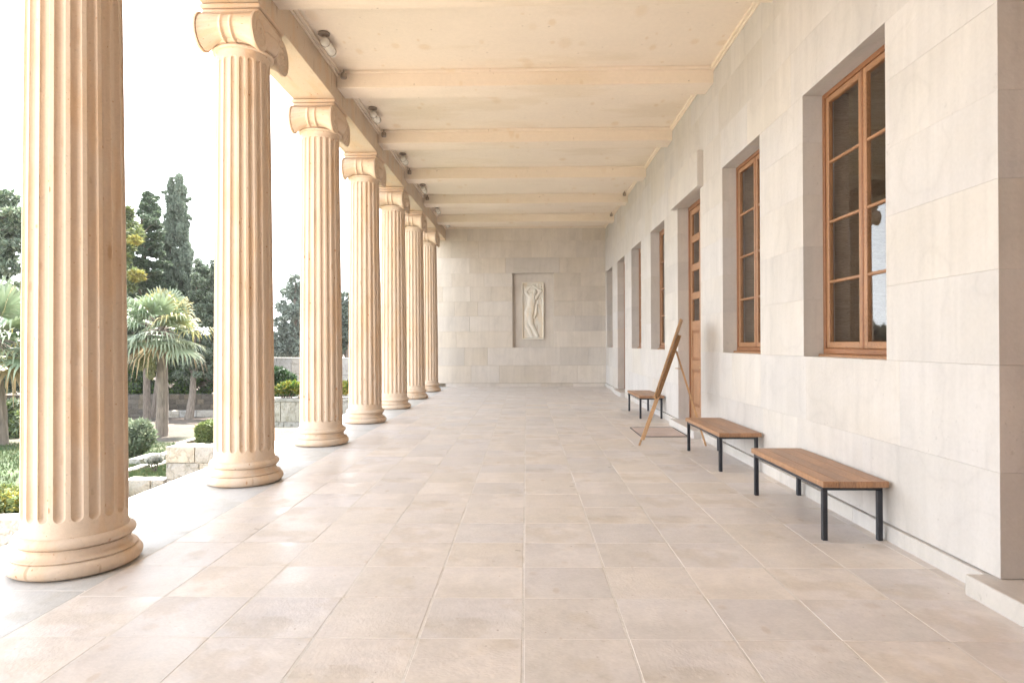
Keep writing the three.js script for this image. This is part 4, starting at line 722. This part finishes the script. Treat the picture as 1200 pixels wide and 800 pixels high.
// ---------------------------------------------------------------- palms
function palm(label, D, bx, crownPx, R, trunkR, seed, nLeaf) {
  const [X] = at(bx, 500, D), y0 = G(X, D) - 0.06, t = thing('fan_palm', label, 'palm', [X, y0, D], 'fan palms in the garden'), [cx, cy] = at(crownPx[0], crownPx[1], D), r = rng(seed), c = [cx - X, cy - y0, 0];
  const trunk = limb([[0, 0, 0], [c[0] * 0.3 + 0.02, c[1] * 0.35, 0], [c[0] * 0.7, c[1] * 0.7, 0], c], trunkR, trunkR * 0.72, 16, 40, 0.10, seed);
  mesh('trunk', trunk, MAT.palmBark, t);
  const pos = [], col = [], pet = [], q = new THREE.Quaternion(), V = (a, b, d) => new THREE.Vector3(a, b, d);
  for (let i = 0; i < nLeaf; i++) {
    const az = i * 2.39996 + r() * 0.5, el = lerp(1.5, -0.85, Math.pow((i + 0.5) / nLeaf, 0.95)) + (r() - 0.5) * 0.7, dead = i / nLeaf > 0.93, len = R * (0.36 + 0.2 * r()), fan = R * (0.46 + 0.2 * r());
    const dir = V(Math.cos(az) * Math.cos(el), Math.sin(el), Math.sin(az) * Math.cos(el)), side = V(-Math.sin(az), 0, Math.cos(az)), nrm = V(0, 0, 0).crossVectors(side, dir).normalize(); if (nrm.y < 0) nrm.negate();
    const C = V(...c), hub = C.clone().addScaledVector(dir, len); hub.y -= 0.12 * len * Math.cos(el);
    pet.push(limb([C.toArray(), C.clone().lerp(hub, 0.5).add(V(0, 0.05 * R, 0)).toArray(), hub.toArray()], 0.022, 0.012, 5, 5, 0, i));
    const ns = 20, yel = (Math.cos(az) > 0.3 && r() < 0.45) || r() < 0.05;
    const base = dead ? [0.32, 0.24, 0.12] : [0.19 + 0.05 * r(), 0.255 + 0.05 * r(), 0.165], tipc = dead ? [0.36, 0.27, 0.16] : yel ? [0.50, 0.41, 0.16] : [0.31, 0.36, 0.255];
    for (let s = 0; s < ns; s++) {
      const a = (s / (ns - 1) - 0.5) * 3.5, sd = dir.clone().multiplyScalar(Math.cos(a)).addScaledVector(side, Math.sin(a)).addScaledVector(nrm, 0.10 * Math.cos(a * 2)).normalize(), L = fan * (0.72 + 0.28 * Math.cos(a * 0.6)) * (0.9 + 0.2 * r());
      const wv = V(0, 0, 0).crossVectors(nrm, sd).normalize(), w = 0.026 * R * (0.8 + 0.4 * r());
      const P1 = hub.clone().addScaledVector(sd, L * 0.42), P2 = hub.clone().addScaledVector(sd, L * 0.75), P3 = hub.clone().addScaledVector(sd, L * 0.93);
      P2.y -= 0.04 * L * (1 + r()); P3.y -= L * (0.10 + 0.40 * r()) * (dead ? 1.5 : 1);
      const pt = (p, k) => [p.clone().addScaledVector(wv, w * k), p.clone().addScaledVector(wv, -w * k)];
      const rows = [[hub.clone().addScaledVector(wv, 0.008), hub.clone().addScaledVector(wv, -0.008)], pt(P1, 1), pt(P2, 0.6)];
      const f = 0.8 + 0.4 * r(), cc = (k) => [0, 1, 2].map((j) => lerp(base[j], tipc[j], k) * f);
      const T3 = (A, B, Cc, ka, kb, kc) => { for (const [p, k] of [[A, ka], [B, kb], [Cc, kc]]) { pos.push(p.x, p.y, p.z); col.push(...cc(k)); } };
      for (let m = 0; m < 2; m++) { const k0 = m * 0.35, k1 = k0 + 0.35; T3(rows[m][0], rows[m][1], rows[m + 1][0], k0, k0, k1); T3(rows[m][1], rows[m + 1][1], rows[m + 1][0], k0, k1, k1); }
      T3(rows[2][0], rows[2][1], P3, 0.7, 0.7, 1);
    }
  }
  const g = new THREE.BufferGeometry(); g.setAttribute('position', new THREE.Float32BufferAttribute(pos, 3)); g.setAttribute('color', new THREE.Float32BufferAttribute(col, 3)); g.computeVertexNormals();
  mesh('petioles', mergeGeometries(pet), MAT.palmBark, t); mesh('crown', g, MAT.palmLeaf, t);
  // hanging fruit stalks
  const st = [], hang = [];
  for (const [dx, dz, drop] of [[-0.16, 0.35, 1.55], [-0.55, 0.1, 1.25]]) { st.push(limb([c, [c[0] + dx * 0.6, c[1] - 0.1, dz], [c[0] + dx, c[1] - drop * 0.5, dz], [c[0] + dx * 1.3, c[1] - drop, dz]], 0.025, 0.012, 5, 8)); for (let k = 0; k < 5; k++) hang.push([c[0] + dx * 1.2, c[1] - drop * (0.55 + 0.1 * k), dz, 0.13, 0.14, 0.13]); }
  mesh('fruit_stalk', mergeGeometries(st), MAT.palmBark, t); mesh('fruit_cluster', leaves(hang, 1500, 0.05, [[0.30, 0.30, 0.16], [0.24, 0.26, 0.13]], seed + 5, { up: -0.9 }), MAT.leaf, t);
}
palm('fan palm with yellow-tipped crown in front of the brown garden wall', 21.6, 189, [190, 386], 1.6, 0.2, 101, 46);
palm('fan palm whose trunk stands at the back of the lawn', 18, 0, [-9, 398], 1.9, 0.2, 102, 44);
{ // grass on the lawns
  const r = rng(111), blade = new THREE.BufferGeometry(); const p = []; for (let i = 0; i < 5; i++) { const a = r() * 6.28, l = 0.035 + 0.03 * r(), dx = Math.cos(a), dz = Math.sin(a), ox = (r() - 0.5) * 0.05, oz = (r() - 0.5) * 0.05; p.push(ox - dz * 0.004, 0, oz + dx * 0.004, ox + dz * 0.004, 0, oz - dx * 0.004, ox + dx * 0.025, l, oz + dz * 0.025); }
  blade.setAttribute('position', new THREE.Float32BufferAttribute(p, 3)); blade.computeVertexNormals();
  const N = 26000, im = new THREE.InstancedMesh(blade, new THREE.MeshStandardMaterial({ color: 0xffffff, roughness: 0.9, side: THREE.DoubleSide }), N); im.name = 'grass'; im.userData = { kind: 'stuff', label: 'short green lawn grass between the garden walls', category: 'grass' };
  const m = new THREE.Matrix4(), cc = new THREE.Color(); let k = 0;
  while (k < N) { let x, d; if (k % 3) { d = 8.6 + 10 * r(); x = -6.7 - r() * 9; } else { d = 10.9 + 4 * r(); x = -8.4 + 2.3 * r(); } const dry = r() < 0.08;
    m.makeRotationY(r() * 6.28).scale(new THREE.Vector3(1, 0.7 + 0.7 * r(), 1)); m.setPosition(x, G(x, d) - 0.004, -d); im.setMatrixAt(k, m);
    if (dry) cc.setRGB(0.20, 0.19, 0.08); else cc.setRGB(0.065 + 0.04 * r(), 0.10 + 0.04 * r(), 0.05); im.setColorAt(k, cc); k++; }
  im.castShadow = im.receiveShadow = true; scene.add(im);
}
renderer.render(scene, camera);
